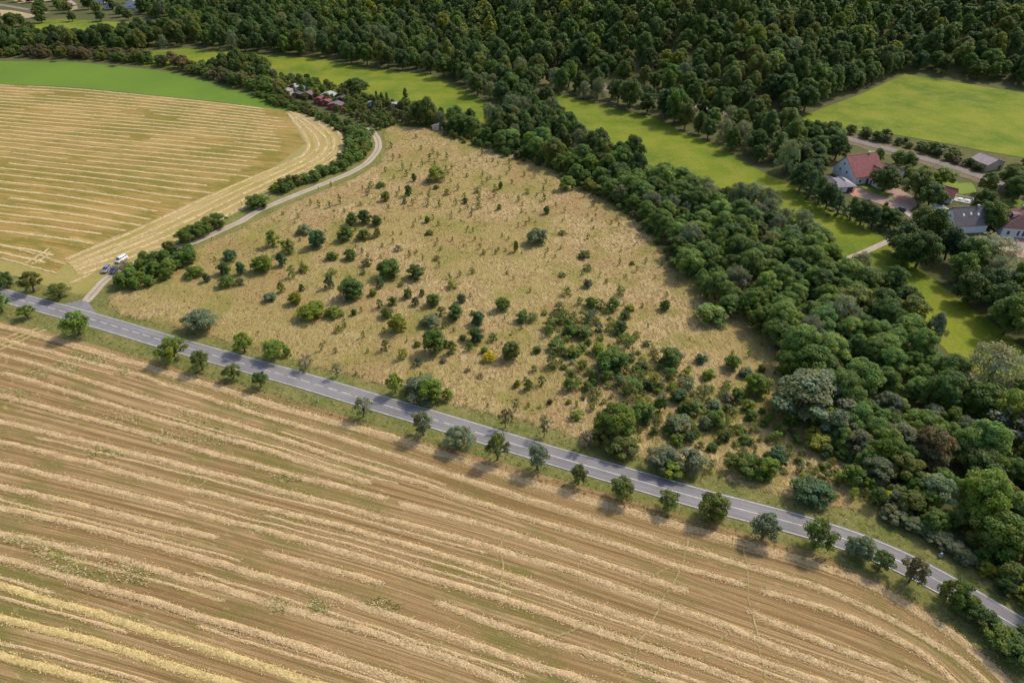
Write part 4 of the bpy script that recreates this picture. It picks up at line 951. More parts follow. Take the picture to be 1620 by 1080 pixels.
put(strew(scrub, 2.8, [('wisp','olive',4),('wisp','mid',3),('shrub','mid',1.5),('wisp','gold',1.4),('wisp','bluegrey',1),('wisp','bright',1.5)], '', '', size=(1.6,3.9), hr=(.5,1.0), seed=66), 'low in the lower right scrub', 'scrub bush', parts=False, names={'shrub': 'scrub_bush', 'wisp': 'scrub_bush'})
# allotment gardens
put(strew([(408,120),(475,126),(560,148),(640,170),(740,198),(800,230),(750,222),(690,205),(640,196),(600,206),(585,200),(540,180),(470,158),(420,142)], 4.2, [('shrub','olive',3),('bush','mid',2),('shrub','brown',1.4),('bush','grey',1),('shrub','gold',.8),('bush','dark',1.5),('oak','olive',1)], '', '', size=(3.5,6), hr=(.7,1.2), seed=14, avoid=AV), 'in the allotment gardens', 'shrub', part_px=16)
def tr(kind, u, v, w, h, c, label, name=None): ppt(kind, u, v, w, h, c, name or NAME[kind.rstrip('0123456789')], 'tree', label, var=.05)
tr('oak2', 565,150,40,30,'dark','broad dark round tree between the allotments and the valley meadow')
tr('conifer0', 643,172,17,36,'deep','pointed dark conifer standing taller than its neighbours by the allotments')
tr('conifer1', 597,166,11,24,'deep','left one of three slim dark conifers in the allotments')
tr('conifer0', 605,167,11,23,'deep','middle one of three slim dark conifers in the allotments')
tr('conifer1', 613,166,11,22,'deep','right one of three slim dark conifers in the allotments')
tr('tall0', 677,198,30,48,'olive','tall pointed olive tree at the end of the allotments beside the meadow tip')
tr('oak0', 664,194,26,36,'dark','dark tree standing left of the tall pointed olive one')
tr('willow0', 697,200,24,28,'grey','greyish tree standing right of the tall pointed olive one')
tr('tall1', 724,196,16,24,'dark','left one of two dark upright trees above the belt start')
tr('tall2', 744,196,20,26,'dark','right one of two dark upright trees above the belt start')
tr('oak3', 435,138,14,12,'yellow','small yellow tree in front of the allotment sheds', )
# trees of the hamlet
for q in [('oak1',1396,303,44,46,'dark','broad dark tree on the lawn in front of the big red roofed barn'),
 ('oak2',1447,314,44,54,'olive','tree with golden brown top between two driveways of the hamlet'),
 ('oak0',1468,328,42,44,'dark','dark green tree left of the small red roofed house'),
 ('oak3',1489,293,36,32,'bright','bright green round tree behind the small red roofed house'),
 ('oak4',1548,343,36,48,'dark','dark tree behind the grey roofed house'),
 ('oak1',1562,362,46,50,'mid','large round green tree between the grey and the brown roofed house'),
 ('willow2',1564,416,84,60,'silver','big pale green willow in front of the hamlet'),
 ('tall1',1450,380,54,62,'olive','tall loose crowned tree in front of the grey roofed house'),
 ('tall2',1468,392,34,58,'olive','slender tree right beside the tall loose crowned one'),
 ('oak3',1428,418,52,58,'dark','dark rounded tree at the end of the footpath'),
 ('oak0',1405,360,34,36,'dark','dark tree right of the conifers below the driveway'),
 ('willow1',1605,472,74,66,'grey','grey willow at the right edge below the hamlet'),
 ('tall0',1467,552,36,70,'grey','dark grey pointed tree on the near bank of the lower valley'),
 ('oak1',1595,645,50,60,'mid','green tree right of the very large pale topped one'),
 ('oak2',1512,632,48,50,'olive','olive tree at the left foot of the very large pale topped one'),
 ('sparse1',1268,0,20,20,'dry','')]:
    if q[6]: tr(*q)
for i, (u, v, w, h) in enumerate([(1264,302,38,50),(1278,314,38,54),(1293,324,36,54),(1306,332,34,48),(1322,342,34,44),(1344,348,34,46),(1360,356,38,46),(1378,362,36,46),(1394,358,30,40),(1270,288,24,38),(1290,302,24,36),(1396,342,18,28)]):
    ppt(pick('conifer') if i % 3 else pick('oak'), u, v, w, h, ['deep','blue','dark'][i % 3], 'garden_tree', 'tree', 'dark %s in the evergreen screen %s' % ('conifer' if i % 3 else 'broadleaf tree', 'left of the low outbuilding' if u < 1325 else 'below the pink driveway'), 'dark trees of the evergreen screen ' + ('left of the low outbuilding' if u < 1325 else 'below the pink driveway'), var=.06)
put(strew([(1252,208),(1300,222),(1335,236),(1325,250),(1308,262),(1300,282),(1262,288),(1250,262)], 7.4, [('oak','dark',3),('oak','deep',2),('oak','mid',1)], '', '', size=(9,12), hr=(.85,1.1), seed=20, avoid=AV), 'in the grove left of the big barn')
put(strew([(1385,252),(1425,262),(1470,280),(1465,292),(1425,285),(1400,272)], 6, [('oak','dark',3),('bush','olive',2),('bush','mid',1)], '', '', size=(5,8), hr=(.8,1.1), seed=21, avoid=AV), 'in the gardens between barn and railway')
put(strew([(1340,212),(1372,221),(1430,236),(1500,255),(1552,272),(1556,262),(1500,242),(1430,226),(1372,212)], 4.5, [('bush','olive',2),('bush','dark',3),('shrub','brown',1)], '', '', size=(4,6.5), hr=(.6,.9), seed=22, avoid=AV), 'along the railway beside the hillside meadow', 'shrub')
put(strew([(1560,292),(1600,296),(1700,320),(1700,350),(1620,328),(1575,318),(1545,312)], 7, [('oak','dark',3),('oak','deep',2),('oak','mid',1)], '', '', size=(8,11), hr=(.9,1.2), seed=23, avoid=AV), 'in the row behind the brown roofed house')
put(strew([(1595,262),(1640,270),(1700,285),(1700,310),(1640,300),(1600,290)], 6.5, [('oak','olive',2),('oak','mid',2)], '', '', size=(7,9), hr=(.8,1.1), seed=27, avoid=AV), 'right of the tan walled shed by the railway')
put(strew([(1412,402),(1470,388),(1500,395),(1545,425),(1620,470),(1720,500),(1720,670),(1650,595),(1588,530),(1530,484),(1464,441)], 8.2, [('oak','deep',3),('oak','dark',3),('oak','mid',1.2),('willow','grey',1.2),('tall','dark',1)], '', '', size=(9.5,13), hr=(.9,1.25), seed=24, avoid=AV+[(gp(1564,412)[0], gp(1564,412)[1], 11)]), 'on the far bank of the lower valley')
put(strew([(1340,425),(1392,450),(1430,486),(1445,535),(1440,552),(1385,485),(1330,440)], 7, [('oak','dark',3),('willow','grey',2),('oak','olive',1)], '', '', size=(8,11), hr=(.9,1.2), seed=25), 'on the near bank of the lower valley')
# ---- the village end at the upper left
put(strew([(60,30),(110,24),(225,30),(320,34),(420,36),(430,20),(440,-5),(300,-25),(140,-20),(60,0)], 18, [('oak','dark',3),('oak','olive',2),('bush','mid',1),('tall','dark',1),('willow','grey',1)], '', '', size=(8,12), hr=(.7,1.05), seed=30, avoid=AV), 'among the village houses', part_px=40)
put(strew([(-150,58),(0,50),(35,46),(38,36),(0,34),(-150,40)], 10, [('oak','dark',3),('oak','olive',1)], '', '', size=(9,13), hr=(.8,1.1), seed=31, avoid=AV), 'left of the small village meadow')
put(strew([(58,34),(150,34),(228,30),(232,34),(150,35),(60,37)], 12, [('oak','deep',3),('oak','dark',3),('bush','olive',2)], '', '', size=(7,10), hr=(.7,1.0), seed=33, avoid=AV), 'behind the small village meadow', part_px=40)
put(strew([(-150,-6),(-20,-4),(30,2),(62,2),(60,6),(0,0),(-150,2)], 10, [('bush','olive',2),('bush','brown',2)], '', '', size=(7,11), hr=(.6,.9), seed=34), 'on the bank beside the village lane', 'shrub', part_px=40)
# ---- the hillside wood: the nearest as individuals, the rest as one mass
hill = [(225,28),(300,30),(400,30),(500,40),(620,56),(700,72),(780,88),(860,110),(935,124),(1010,141),(1060,150),(1120,161),(1170,173),(1262,183),(1300,166),(1360,144),(1430,109),(1500,119),(1560,129),(1640,141),(1800,163),(1900,100),(1900,-60),(1400,-70),(900,-70),(500,-70),(300,-55),(240,-20)]
hk = [('oak','dark',5),('oak','mid',3.0),('oak','deep',3),('oak','olive',2.4),('tall','dark',1.0),('oak','gold',.9),('oak','bright',.4),('willow','grey',.4)]
hr_ = strew(hill, 8.0, hk, '', '', size=(8,14), hr=(.9,1.4), seed=50, avoid=AV)
hr_.sort(key=lambda q: zdist(q[0], q[1], Hs(q[0], q[1])))
put(hr_[:290], 'in the hillside wood above the railway', 'forest tree', parts=False, names={'oak': 'forest_tree', 'tall': 'tall_forest_tree'})
rest = hr_[290:]
VV, FF, CC = [], [], []; n0 = 0
keys = [k for k in P_ if k.startswith('oak') or k.startswith('tall')]
for q in rest:
    x, y, w, h, kb, c = q; k = rnd.choice(keys) if kb != 'willow' else 'willow0'
    V, F, C = P_[k]['raw']; sel = rng.choice(len(F), 1500, replace=False); V4 = V.reshape(-1, 4, 3)[sel]
    cen = V4.mean(1, keepdims=True); V4 = cen+(V4-cen)*2.1; a_ = rnd.uniform(0, 6.28); ca, sa = math.cos(a_), math.sin(a_)
    X = (V4[..., 0]*ca-V4[..., 1]*sa)*w+x; Y = (V4[..., 0]*sa+V4[..., 1]*ca)*w+y; Zz = V4[..., 2]*h+Hs(x, y)
    VV.append(np.stack([X, Y, Zz], -1).reshape(-1, 3)); FF.append(np.arange(6000).reshape(1500, 4)+n0); n0 += 6000
    CC.append(C[sel]*np.array(colvar(GREENS[c]))[:3])
if rest:
    o = link('hillside_wood', mesh_np('hillside_wood', np.concatenate(VV), np.concatenate(FF), LEAF, fcol=np.concatenate(CC))); o.color = (1, 1, 1, 1)
    tag(o, 'distant mixed wood covering the upper part of the hillside', 'wood', kind='stuff')



# ---- dead tree
def dead_tree(u, v, hpx):
    x, y = gp(u, v); root = empty('dead_tree', (x, y, 0)); hm = hpx*zdist(x, y, 3)/1080/.8
    tag(root, 'bleached bare dead tree among dark trees near the right edge', 'tree')
    mt = mat_plain('bleached_wood', (.55,.50,.44), .9, .1, .15, 3); r = random.Random(4)
    mb = MB(); mb.tube([(0, 0, -.2), (.1, 0, hm*.25), (.35, .1, hm*.5), (.2, .1, hm)], [.38, .3, .2, .05], 7); mb.build('trunk', mt, root)
    for i in range(11):
        a_ = i*2.4; z = hm*r.uniform(.25, .75); L = hm*r.uniform(.3, .5); p1 = (L*.5*math.cos(a_), L*.5*math.sin(a_), z+L*.2); p2 = (L*math.cos(a_+.3), L*math.sin(a_+.3), z+L*.5); p3 = (L*.8*math.cos(a_-.6), L*.8*math.sin(a_-.6), z+L*.75)
        b = MB(); b.tube([(.2, 0, z), p1, p2], [.17, .11, .03], 5); b.tube([p1, p3], [.09, .02], 4); b.build('branch', mt, root)
dead_tree(1549, 646, 42)

# ---- tall dry grass and verge grass as real tufts
def tufts(poly, n, hgt, blades, seed, lean, z0, wid=.05, dens=None, fw=None):
    r = np.random.default_rng(seed); P = np.array(poly); x0, y0 = P.min(0); x1, y1 = P.max(0)
    x = r.uniform(x0, x1, n); y = r.uniform(y0, y1, n); k = inpoly(x, y, P); x, y = x[k], y[k]
    if dens is not None: k = dens(x, y) > r.random(len(x)); x, y = x[k], y[k]
    m_ = len(x); X = np.repeat(x, blades)+r.normal(size=m_*blades)*.22; Y = np.repeat(y, blades)+r.normal(size=m_*blades)*.22
    a_ = r.uniform(0, 6.283, m_*blades); wv = wid*r.uniform(.6, 1.4, m_*blades); hh = np.repeat(hgt*r.uniform(.5, 1.3, m_), blades)*r.uniform(.7, 1.1, m_*blades)
    sw = fbm(x*.12, y*.12, seed)*2.6; lx = np.repeat(np.cos(sw+lean), blades)*hh*.9+r.normal(size=len(X))*.15; ly = np.repeat(np.sin(sw+lean), blades)*hh*.9+r.normal(size=len(X))*.15
    z = z0; dx, dy = np.cos(a_)*wv, np.sin(a_)*wv; o_ = np.full_like(X, z)
    V = np.stack([np.stack([X-dx, Y-dy, o_], -1), np.stack([X+dx, Y+dy, o_], -1), np.stack([X+dx*.7+lx*.6, Y+dy*.7+ly*.6, o_+hh*.75], -1), np.stack([X-dx*.4+lx, Y-dy*.4+ly, o_+hh*.85], -1)], 1).reshape(-1, 3)
    return V, np.arange(len(V)).reshape(-1, 4), r, np.repeat(np.arange(m_), blades)
def grass_obj(name, poly, n, hgt, blades, seed, cols, label, cat, lean=3.6, z0=.05, wid=.05, dens=None):
    V, F, r, ti = tufts(poly, n, hgt, blades, seed, lean, z0, wid, dens); cols = np.array(cols)
    c = cols[r.integers(0, len(cols), ti.max()+1)][ti]*r.uniform(.8, 1.15, len(F))[:, None]
    o = link(name, mesh_np(name, V, F, GRASS, fcol=c)); tag(o, label, cat, kind='stuff'); return o
def _grass():
    m, nt, b = mat('grass_blades', .8, .15); at = N(nt, 'ShaderNodeAttribute', attribute_name='lc')
    c = mix(nt, 1.0, at.outputs['Color'], ramp(nt, noise(nt, pos(nt), 1.5, 2), [(.3, .85), (.7, 1.)]), 'MULTIPLY'); nt.links.new(c, b.inputs['Base Color'])
    tr_ = N(nt, 'ShaderNodeBsdfTranslucent'); nt.links.new(c, tr_.inputs[0]); ms = N(nt, 'ShaderNodeMixShader'); ms.inputs[0].default_value = .25
    nt.links.new(b.outputs[0], ms.inputs[1]); nt.links.new(tr_.outputs[0], ms.inputs[2]); nt.links.new(ms.outputs[0], nt.nodes['Material Output'].inputs[0]); return m
GRASS = _grass()
grass_obj('dry_grass', MEADOW, 42000, .24, 6, 61, [(.52,.39,.19),(.47,.34,.16),(.60,.46,.24),(.40,.29,.13),(.43,.35,.14)], 'tall dry lodged grass covering the meadow', 'grass', wid=.10, z0=.15)
"""green tussocks"""
grass_obj('green_grass', MEADOW, 12000, .3, 6, 62, [(.20,.22,.06),(.26,.26,.08),(.16,.19,.05)], 'greenish tussocks mixed into the dry meadow', 'grass', wid=.12, z0=.12, dens=lambda x, y: np.clip((fbm(x*.045, y*.045, 77, 3)-.52)*7, 0, 1))
vl = np.vstack([off_line(3.9)[60:], off_line(8.5)[60:][::-1]]); vs = np.vstack([off_line(-3.9)[60:], off_line(-7.6)[60:][::-1]])
for P, s in ((vl, 63), (vs, 64)):
    grass_obj('verge_grass', P, 60000 if s == 63 else 70000, .22, 5, s, [(.15,.17,.035),(.19,.20,.05),(.24,.23,.07),(.12,.145,.03)], 'short green grass on the %s verge of the road' % ('far' if s == 63 else 'near'), 'grass', wid=.06)
dr = np.vstack([off_line(-7.0)[60:], off_line(-9.3)[60:][::-1]])
grass_obj('dry_grass', dr, 60000, .4, 5, 65, [(.42,.31,.15),(.36,.26,.12),(.28,.25,.09),(.48,.36,.19)], 'tall dry weeds between the near verge and the stubble', 'grass', wid=.08)
# weeds and lodged stalks inside the lower field
wp = [((30,853),26,10),((75,868),40,18),((100,885),50,22),((195,900),50,26),((120,900),40,14),((220,905),26,20),((265,692),34,14),((320,682),60,24),((300,665),30,16),((385,640),34,8),((30,625),44,12),((105,580),26,8),((330,695),40,12),((455,755),26,8),((610,955),34,12),((60,590),24,8),((440,955),18,14),((505,958),20,14),((190,660),40,14),((165,715),40,10),((125,565),20,10),((152,568),20,10),((195,585),10,10)]
pv = [];
for i, ((u, v), w, h) in enumerate(wp):
    Q = gps([(u-w, v-h*.3), (u-w*.2, v-h), (u+w, v+h*.1), (u+w*.5, v+h), (u-w*.6, v+h*.7)])
    pv.append((Q, i))
VV, FF, CC = [], [], []; n0 = 0
for Q, i in pv:
    V, F, r, ti = tufts(Q, 170, .30, 5, 300+i, 2.4, .06, .08); cols = np.array([(.30,.32,.07),(.44,.40,.14),(.66,.55,.29),(.36,.36,.10),(.72,.60,.36)]); cc = cols[r.integers(0, 5, max(1, ti.max()+1) if len(ti) else 1)][ti] if len(ti) else np.zeros((0, 3))
    VV.append(V); FF.append(F+n0); CC.append(cc); n0 += len(V)
tag(link('field_weeds', mesh_np('field_weeds', np.concatenate(VV), np.concatenate(FF), GRASS, fcol=np.concatenate(CC))), 'patches of green weeds and lodged stalks in the lower stubble field', 'weeds', kind='stuff')
# ================================================================== BUILDINGS
WALL_W = mat_plain('white_render', (.66,.66,.66), .85, .2, .06, .6)
WALL_T = mat_plain('tan_render', (.50,.42,.31), .85, .2, .08, .6)
GLASS = mat_plain('window_glass', (.05,.06,.075), .15, .6, .1, 1)
FRAME = mat_plain('window_frame', (.72,.72,.72), .5, .3, .05, 3)
WOOD = mat_plain('brown_wood', (.10,.06,.04), .8, .2, .2, 3)
CONC = mat_plain('concrete', (.42,.40,.37), .9, .2, .1, 1)
def mat_roof(name, col, freq=3.2):
    m, nt, b = mat(name, .8, .2); p = N(nt, 'ShaderNodeTexCoord').outputs['Object']
    w = N(nt, 'ShaderNodeTexWave', wave_type='BANDS', bands_direction='Z'); w.inputs['Scale'].default_value = freq; w.inputs['Distortion'].default_value = .6; nt.links.new(p, w.inputs[0])
    n = noise(nt, p, .7, 4, .65)
    c = ramp(nt, n, [(.3, tuple(x*.78 for x in col)), (.7, tuple(min(1, x*1.15) for x in col))])
    c = mix(nt, 1.0, c, ramp(nt, w.outputs[1], [(0., .82), (.5, 1.)]), 'MULTIPLY'); nt.links.new(c, b.inputs['Base Color']); bump(nt, b, w.outputs[1], .5, .05); return m
R_RED = mat_roof('red_tiles', (.27,.095,.085)); R_DRED = mat_roof('dark_red_tiles', (.20,.10,.085)); R_GREY = mat_roof('grey_tiles', (.15,.13,.135)); R_PINK = mat_roof('weathered_tiles', (.33,.26,.25)); R_MET = mat_roof('metal_sheet_roof', (.34,.30,.31), 1.5)
R_BRIGHT = mat_roof('light_sheet_roof', (.36,.36,.36), 1.5); R_FELT = mat_roof('dark_felt_roof', (.10,.085,.085)); R_BRED = mat_roof('bright_red_sheet', (.22,.08,.07), 1.5); R_BROWN = mat_roof('brown_felt_roof', (.19,.12,.11))
def frame_of(A, B, back=True):
    """local frame: x from A to B, y to the far side of it"""
    A = np.array(A); B = np.array(B); w = float(np.hypot(*(B-A))); ang = math.atan2(B[1]-A[1], B[0]-A[0])
    return A, w, ang
def window(parent, x, y, z, w, h, face):
    """face: 'x-','x+','y-','y+' the side of the wall it sits on"""
    s = -1 if face[1] == '-' else 1; e = .05
    f = MB(); g = MB()
    if face[0] == 'x': f.box(x+min(0, s*.06), x+max(0, s*.06), y-w/2, y+w/2, z, z+h); g.box(x+min(s*.05, s*.08), x+max(s*.05, s*.08), y-w/2+.09, y+w/2-.09, z+.09, z+h-.09)
    else: f.box(x-w/2, x+w/2, y+min(0, s*.06), y+max(0, s*.06), z, z+h); g.box(x-w/2+.09, x+w/2-.09, y+min(s*.05, s*.08), y+max(s*.05, s*.08), z+.09, z+h-.09)
    o = f.build('window', FRAME, parent); g.build('pane', GLASS, o); return o
def door(parent, x, y, w, h, face, m=None):
    s = -1 if face[1] == '-' else 1; f = MB()
    if face[0] == 'x': f.box(x+min(0, s*.07), x+max(0, s*.07), y-w/2, y+w/2, .0, h)
    else: f.box(x-w/2, x+w/2, y+min(0, s*.07), y+max(0, s*.07), .0, h)
    return f.build('door', m or WOOD, parent)
def gable_house(name, label, cat, loc, rz, W, L, eave, ridge, wallm, roofm, wins=(), doors=(), chim=(), over=.45, roof_lights=(), hip=0.0, off=0.5, group=None, dormers=()):
    """x across the gable (0..W), y along the ridge (0..L)"""
    root = empty(name, (loc[0], loc[1], Hs(*loc)), rz); tag(root, label, cat, group); c = W*off
    wl = MB(); wl.loft([[(0, y, -.3), (W, y, -.3), (W, y, eave), (c, y, (ridge-.12) if not hip else eave), (0, y, eave)] for y in (0, L)]); wl.build('wall', wallm, root)
    th = .18; rb = MB(); o = over; k1 = (ridge-eave)/c; k2 = (ridge-eave)/(W-c); y0, y1 = -o, L+o
    if not hip:
        for (xa, za, xb, zb) in ((-o, eave-o*k1, c, ridge), (W+o, eave-o*k2, c, ridge)):
            rb.loft([[(xa, y, za), (xb, y, zb), (xb, y, zb+th), (xa, y, za+th)] for y in (y0, y1)])
    else:
        za = eave-.1; e = [(-o, y0, za), (W+o, y0, za), (W+o, y1, za), (-o, y1, za)]; r0 = (c, y0+hip, ridge); r1 = (c, y1-hip, ridge)
        e2 = [(p[0], p[1], p[2]-.15) for p in e]
        rb.poly([e[0], e[1], r0]); rb.poly([e[1], e[2], r1, r0]); rb.poly([e[2], e[3], r1]); rb.poly([e[3], e[0], r0, r1]); rb.poly(e2[::-1])
        for i in range(4): rb.poly([e2[i], e2[(i+1) % 4], e[(i+1) % 4], e[i]])
    rf = rb.build('roof', roofm, root)
    rg = MB(); rg.tube([(c, y0+hip, ridge+.16), (c, y1-hip, ridge+.16)], .16, 6); rg.build('ridge_tiles', roofm, rf)
    for (x, y, hgt) in chim:
        zc = ridge-abs(x-c)*max(k1, k2)-.4; cm = MB().box(x-.35, x+.35, y-.35, y+.35, zc, ridge+hgt).box(x-.45, x+.45, y-.45, y+.45, ridge+hgt, ridge+hgt+.15); cm.build('chimney', CONC, rf)
    for (side, y, w, h, f) in roof_lights:     # skylights lying in the roof slope
        k = k1 if side < 0 else k2; xm = c*(1-f) if side < 0 else c+(W-c)*f; dx = h/2/math.hypot(1, k); z = lambda x: ridge-abs(x-c)*k+th+.06
        s = MB(); s.loft([[(xm-dx, yy, z(xm-dx)), (xm+dx, yy, z(xm+dx)), (xm+dx, yy, z(xm+dx)+.05), (xm-dx, yy, z(xm-dx)+.05)] for yy in (y-w/2, y+w/2)]); s.build('skylight', FRAME, rf)
    for (side, y, w) in dormers:
        k = k1 if side < 0 else k2; xo = .22*W; x0 = xo if side < 0 else W-xo; zb = eave+xo*k; xi = c; s = -1 if side < 0 else 1
        d = MB().loft([[(x0, yy, zb-.2), (x0, yy, zb+1.4), (c+s*.3, yy, zb+1.5)] for yy in (y-w/2, y+w/2)]); dd = d.build('dormer', wallm, rf)
        r_ = MB().loft([[(x0+s*.35, yy, zb+1.38), (c+s*.3, yy, zb+1.56), (c+s*.3, yy, zb+1.72), (x0+s*.35, yy, zb+1.54)] for yy in (y-w/2-.25, y+w/2+.25)]); r_.build('dormer_roof', roofm, rf)
        window(root, x0, y, zb+.15, w*.7, 1.0, 'x-' if side < 0 else 'x+')
    for q in wins: window(root, *q)
    for q in doors: door(root, *q)
    return root
def ab(u0, v0, u1, v1): A, B = gp(u0, v0), gp(u1, v1); return A, math.hypot(B[0]-A[0], B[1]-A[1]), math.atan2(B[1]-A[1], B[0]-A[0])
# big barn house: white gable to the left, red roof, right wing
A, W_, rz = ab(1316, 274, 1350, 293)
W_ = min(W_, 16.5); L_ = 15.5
gable_house('barn_house', 'big white gabled barn house with long steep red tiled roof', 'house', A, rz, W_, L_, 3.6, 10.2, WALL_W, R_RED, off=.42,
    wins=[(W_*.42, 0, 6.2, 1.0, 1.2, 'y-'), (W_*.3, 0, 3.2, 1.1, 1.2, 'y-'), (W_*.6, 0, 3.2, 1.1, 1.2, 'y-'), (W_, 3, .9, 1.2, 1.3, 'x+'), (W_, 11, .9, 1.2, 1.3, 'x+')], doors=[(W_, 7, 1.2, 2.2, 'x+')], chim=[(W_*.42, 12, .7)])
ca, sa = math.cos(rz), math.sin(rz)
def loc(A, rz, x, y): return (A[0]+math.cos(rz)*x-math.sin(rz)*y, A[1]+math.sin(rz)*x+math.cos(rz)*y)
gable_house('barn_wing', 'lower wing with red tiled roof running right from the big barn house', 'house', loc(A, rz, W_*.42+1, L_), rz-math.pi/2, 8.0, 15.0, 3.4, 6.6, WALL_W, R_RED,
    wins=[(8.0, 11, .9, 1.1, 1.2, 'x+'), (8.0, 14, .9, 1.1, 1.2, 'x+'), (4, 15.0, .9, 1.2, 1.2, 'y+')], doors=[(8.0, 9.3, 1.0, 2.1, 'x+')])
A2, w2, rz2 = ab(1322, 305, 1352, 305)
gable_house('garage', 'low white outbuilding with grey hipped roof in front of the barn house', 'outbuilding', A2, rz2+.12, 8.6, 9.0, 2.7, 4.4, WALL_W, R_MET, hip=2.6, wins=[(2.2, 0, .9, 1.0, 1.0, 'y-')], doors=[(6.2, 0, 2.6, 2.2, 'y-')])
gable_house('garage', 'small grey roofed annexe left of the low outbuilding by the barn', 'outbuilding', gp(1311, 300), rz2+.1, 4.6, 6.5, 2.5, 3.5, WALL_W, R_GREY, wins=[(2.3, 0, 1.0, 1.0, 1.0, 'y-')])
gable_house('cottage', 'small building with brown roof half hidden between two trees of the hamlet', 'house', gp(1415, 290), .5, 7, 9, 3.0, 5.6, WALL_W, R_BROWN, wins=[(3.5, 0, 1.0, 1.0, 1.1, 'y-')], doors=[(5.4, 0, 1.2, 2.1, 'y-')])
# small house with red roof
A3, w3, rz3 = ab(1484, 321, 1499, 327)
gable_house('house', 'small white house with bright red tiled roof and a terrace on its right', 'house', gp(1503, 323), rz3+math.pi*.5+.35, 7.0, 8.0, 2.9, 5.6, WALL_W, R_RED, wins=[(0, 2.2, .9, .9, 1.1, 'x-'), (0, 5.6, .9, .9, 1.1, 'x-'), (3.5, 0, 2.9, 1.0, 1.0, 'y-')], doors=[(5.0, 0, .9, 2.1, 'y-')])
t_ = empty('garden_terrace', (*gp(1523, 318), 0), -.55); tag(t_, 'white terrace with railing and tables beside the small red roofed house', 'terrace')
MB().box(-3.6, 3.6, -2.3, 2.3, .0, .35).build('deck', CONC, t_)
for x, y in ((-3.5, -2.2), (0, -2.2), (3.5, -2.2), (3.5, 2.2), (-3.5, 2.2), (0, 2.2)): MB().box(x-.08, x+.08, y-.08, y+.08, .352, 1.3).build('post', FRAME, t_)
MB().box(-3.5, 3.5, -2.25, -2.17, 1.302, 1.4).box(3.46, 3.54, -2.1, 2.1, 1.302, 1.4).box(-3.5, 3.5, 2.17, 2.25, 1.302, 1.4).build('railing', FRAME, t_)
tb = MB().box(-1.8, -.4, -.6, .6, .95, 1.03).box(-1.2, -1.0, -.1, .1, .36, .95).box(.8, 2.4, -.7, .5, .95, 1.03).box(1.5, 1.7, -.1, .1, .36, .95).build('table', FRAME, t_)
# grey roofed house with white gable
A4, w4, rz4 = ab(1484, 352, 1503, 366)
gable_house('house', 'white house with steep grey tiled roof and small skylights', 'house', A4, rz4, 10.0, 13.0, 3.6, 8.6, WALL_W, R_GREY, wins=[(3.2, 0, 1.0, 1.0, 1.3, 'y-'), (5.0, 0, 4.6, 1.0, 1.2, 'y-')], doors=[(6.6, 0, 2.2, 2.3, 'y-')],
    roof_lights=[(1, 3.5, .7, 1.0, .45), (1, 6.5, .7, 1.0, .4), (1, 9.5, .7, 1.0, .45)], chim=[(5.0, 10, .7)])
gable_house('shed', 'long dark timber lean to with dark roof in front of the grey roofed house', 'shed', gp(1501, 377), rz4-.55+math.pi*0, 12.0, 5.0, 2.3, 3.7, WOOD, R_FELT, doors=[(3.5, 0, 2.2, 2.0, 'y-'), (8, 0, 2.2, 2.0, 'y-')])
gable_house('shed', 'tiny flat shed with pale roof behind the left gable of the grey roofed house', 'shed', gp(1481, 340), 0.1, 4.2, 3.4, 2.3, 2.7, WALL_T, R_BRIGHT, doors=[(2, 0, .9, 1.9, 'y-')])
gable_house('shed', 'low white porch building at the foot of the grey roofed house', 'shed', gp(1486, 370), rz4+.1, 4.2, 3.2, 2.2, 2.9, WALL_W, R_PINK, doors=[(2, 0, .9, 1.9, 'y-')])
# large villa at the right edge
gable_house('villa', 'large white villa with dark red hipped roof cut by the right edge', 'house', gp(1582, 374), -.22, 15.0, 13.0, 4.2, 9.0, WALL_W, R_DRED, hip=4.6, over=.7,
    wins=[(2.2, 0, 1.0, 1.2, 1.6, 'y-'), (5.6, 0, .8, 1.0, 2.2, 'y-'), (7.4, 0, .8, 1.0, 2.2, 'y-'), (9.2, 0, .8, 1.0, 2.2, 'y-'), (0, 4, 1.2, 1.2, 1.4, 'x-'), (0, 8, 1.2, 1.2, 1.4, 'x-')], doors=[(12.5, 0, 1.4, 2.3, 'y-')], dormers=[(-1, 5.0, 2.4)], chim=[(7.5, 8.5, .8)])
# shed by the railway
gable_house('railway_shed', 'tan walled shed with weathered pinkish roof beside the railway', 'shed', gp(1558, 272), .35, 11.0, 9.0, 3.3, 5.2, WALL_T, R_PINK, wins=[(7, 0, 1.0, .8, .9, 'y-')], doors=[(8.6, 0, 1.3, 2.1, 'y-')])
# allotment sheds
def shed(u, v, W, L, e, r, wm, rm, label, rz=-.25, win=True):
    wins = [(W*.3, 0, .9, .8, .8, 'y-')] if win else []
    return gable_house('garden_shed', label, 'shed', gp(u, v), rz, W, L, e, r, wm, rm, wins=wins, doors=[(W*.7, 0, .85, 1.9, 'y-')], over=.3)
RW_ = mat_plain('red_painted_boards', (.30,.055,.05), .8, .2, .15, 2)
shed(431,151,7.5,5,2.4,3.3,WOOD,R_FELT,'long dark roofed garden shed at the left end of the allotments')
shed(445,150,6,4.5,2.4,3.1,WALL_T,R_PINK,'garden shed with pinkish roof next to the long dark roofed one')
shed(457,142,5,4,2.2,2.7,WALL_W,R_BRIGHT,'small pale roofed greenhouse shed behind the dark roofed shed')
shed(466,144,6,4,2.0,2.4,WALL_W,R_BRIGHT,'low white flat shed right of the pale greenhouse shed')
shed(463,155,5.5,4,2.3,3.0,WOOD,R_FELT,'dark green and black garden shed half under shrubs')
shed(478,156,6.5,5,2.5,3.8,WOOD,R_BROWN,'garden shed with brown pitched roof left of the red roofs')
shed(497,164,6.5,5,2.4,3.6,RW_,R_BRED,'garden shed with bright red roof, left one of the red roofs')
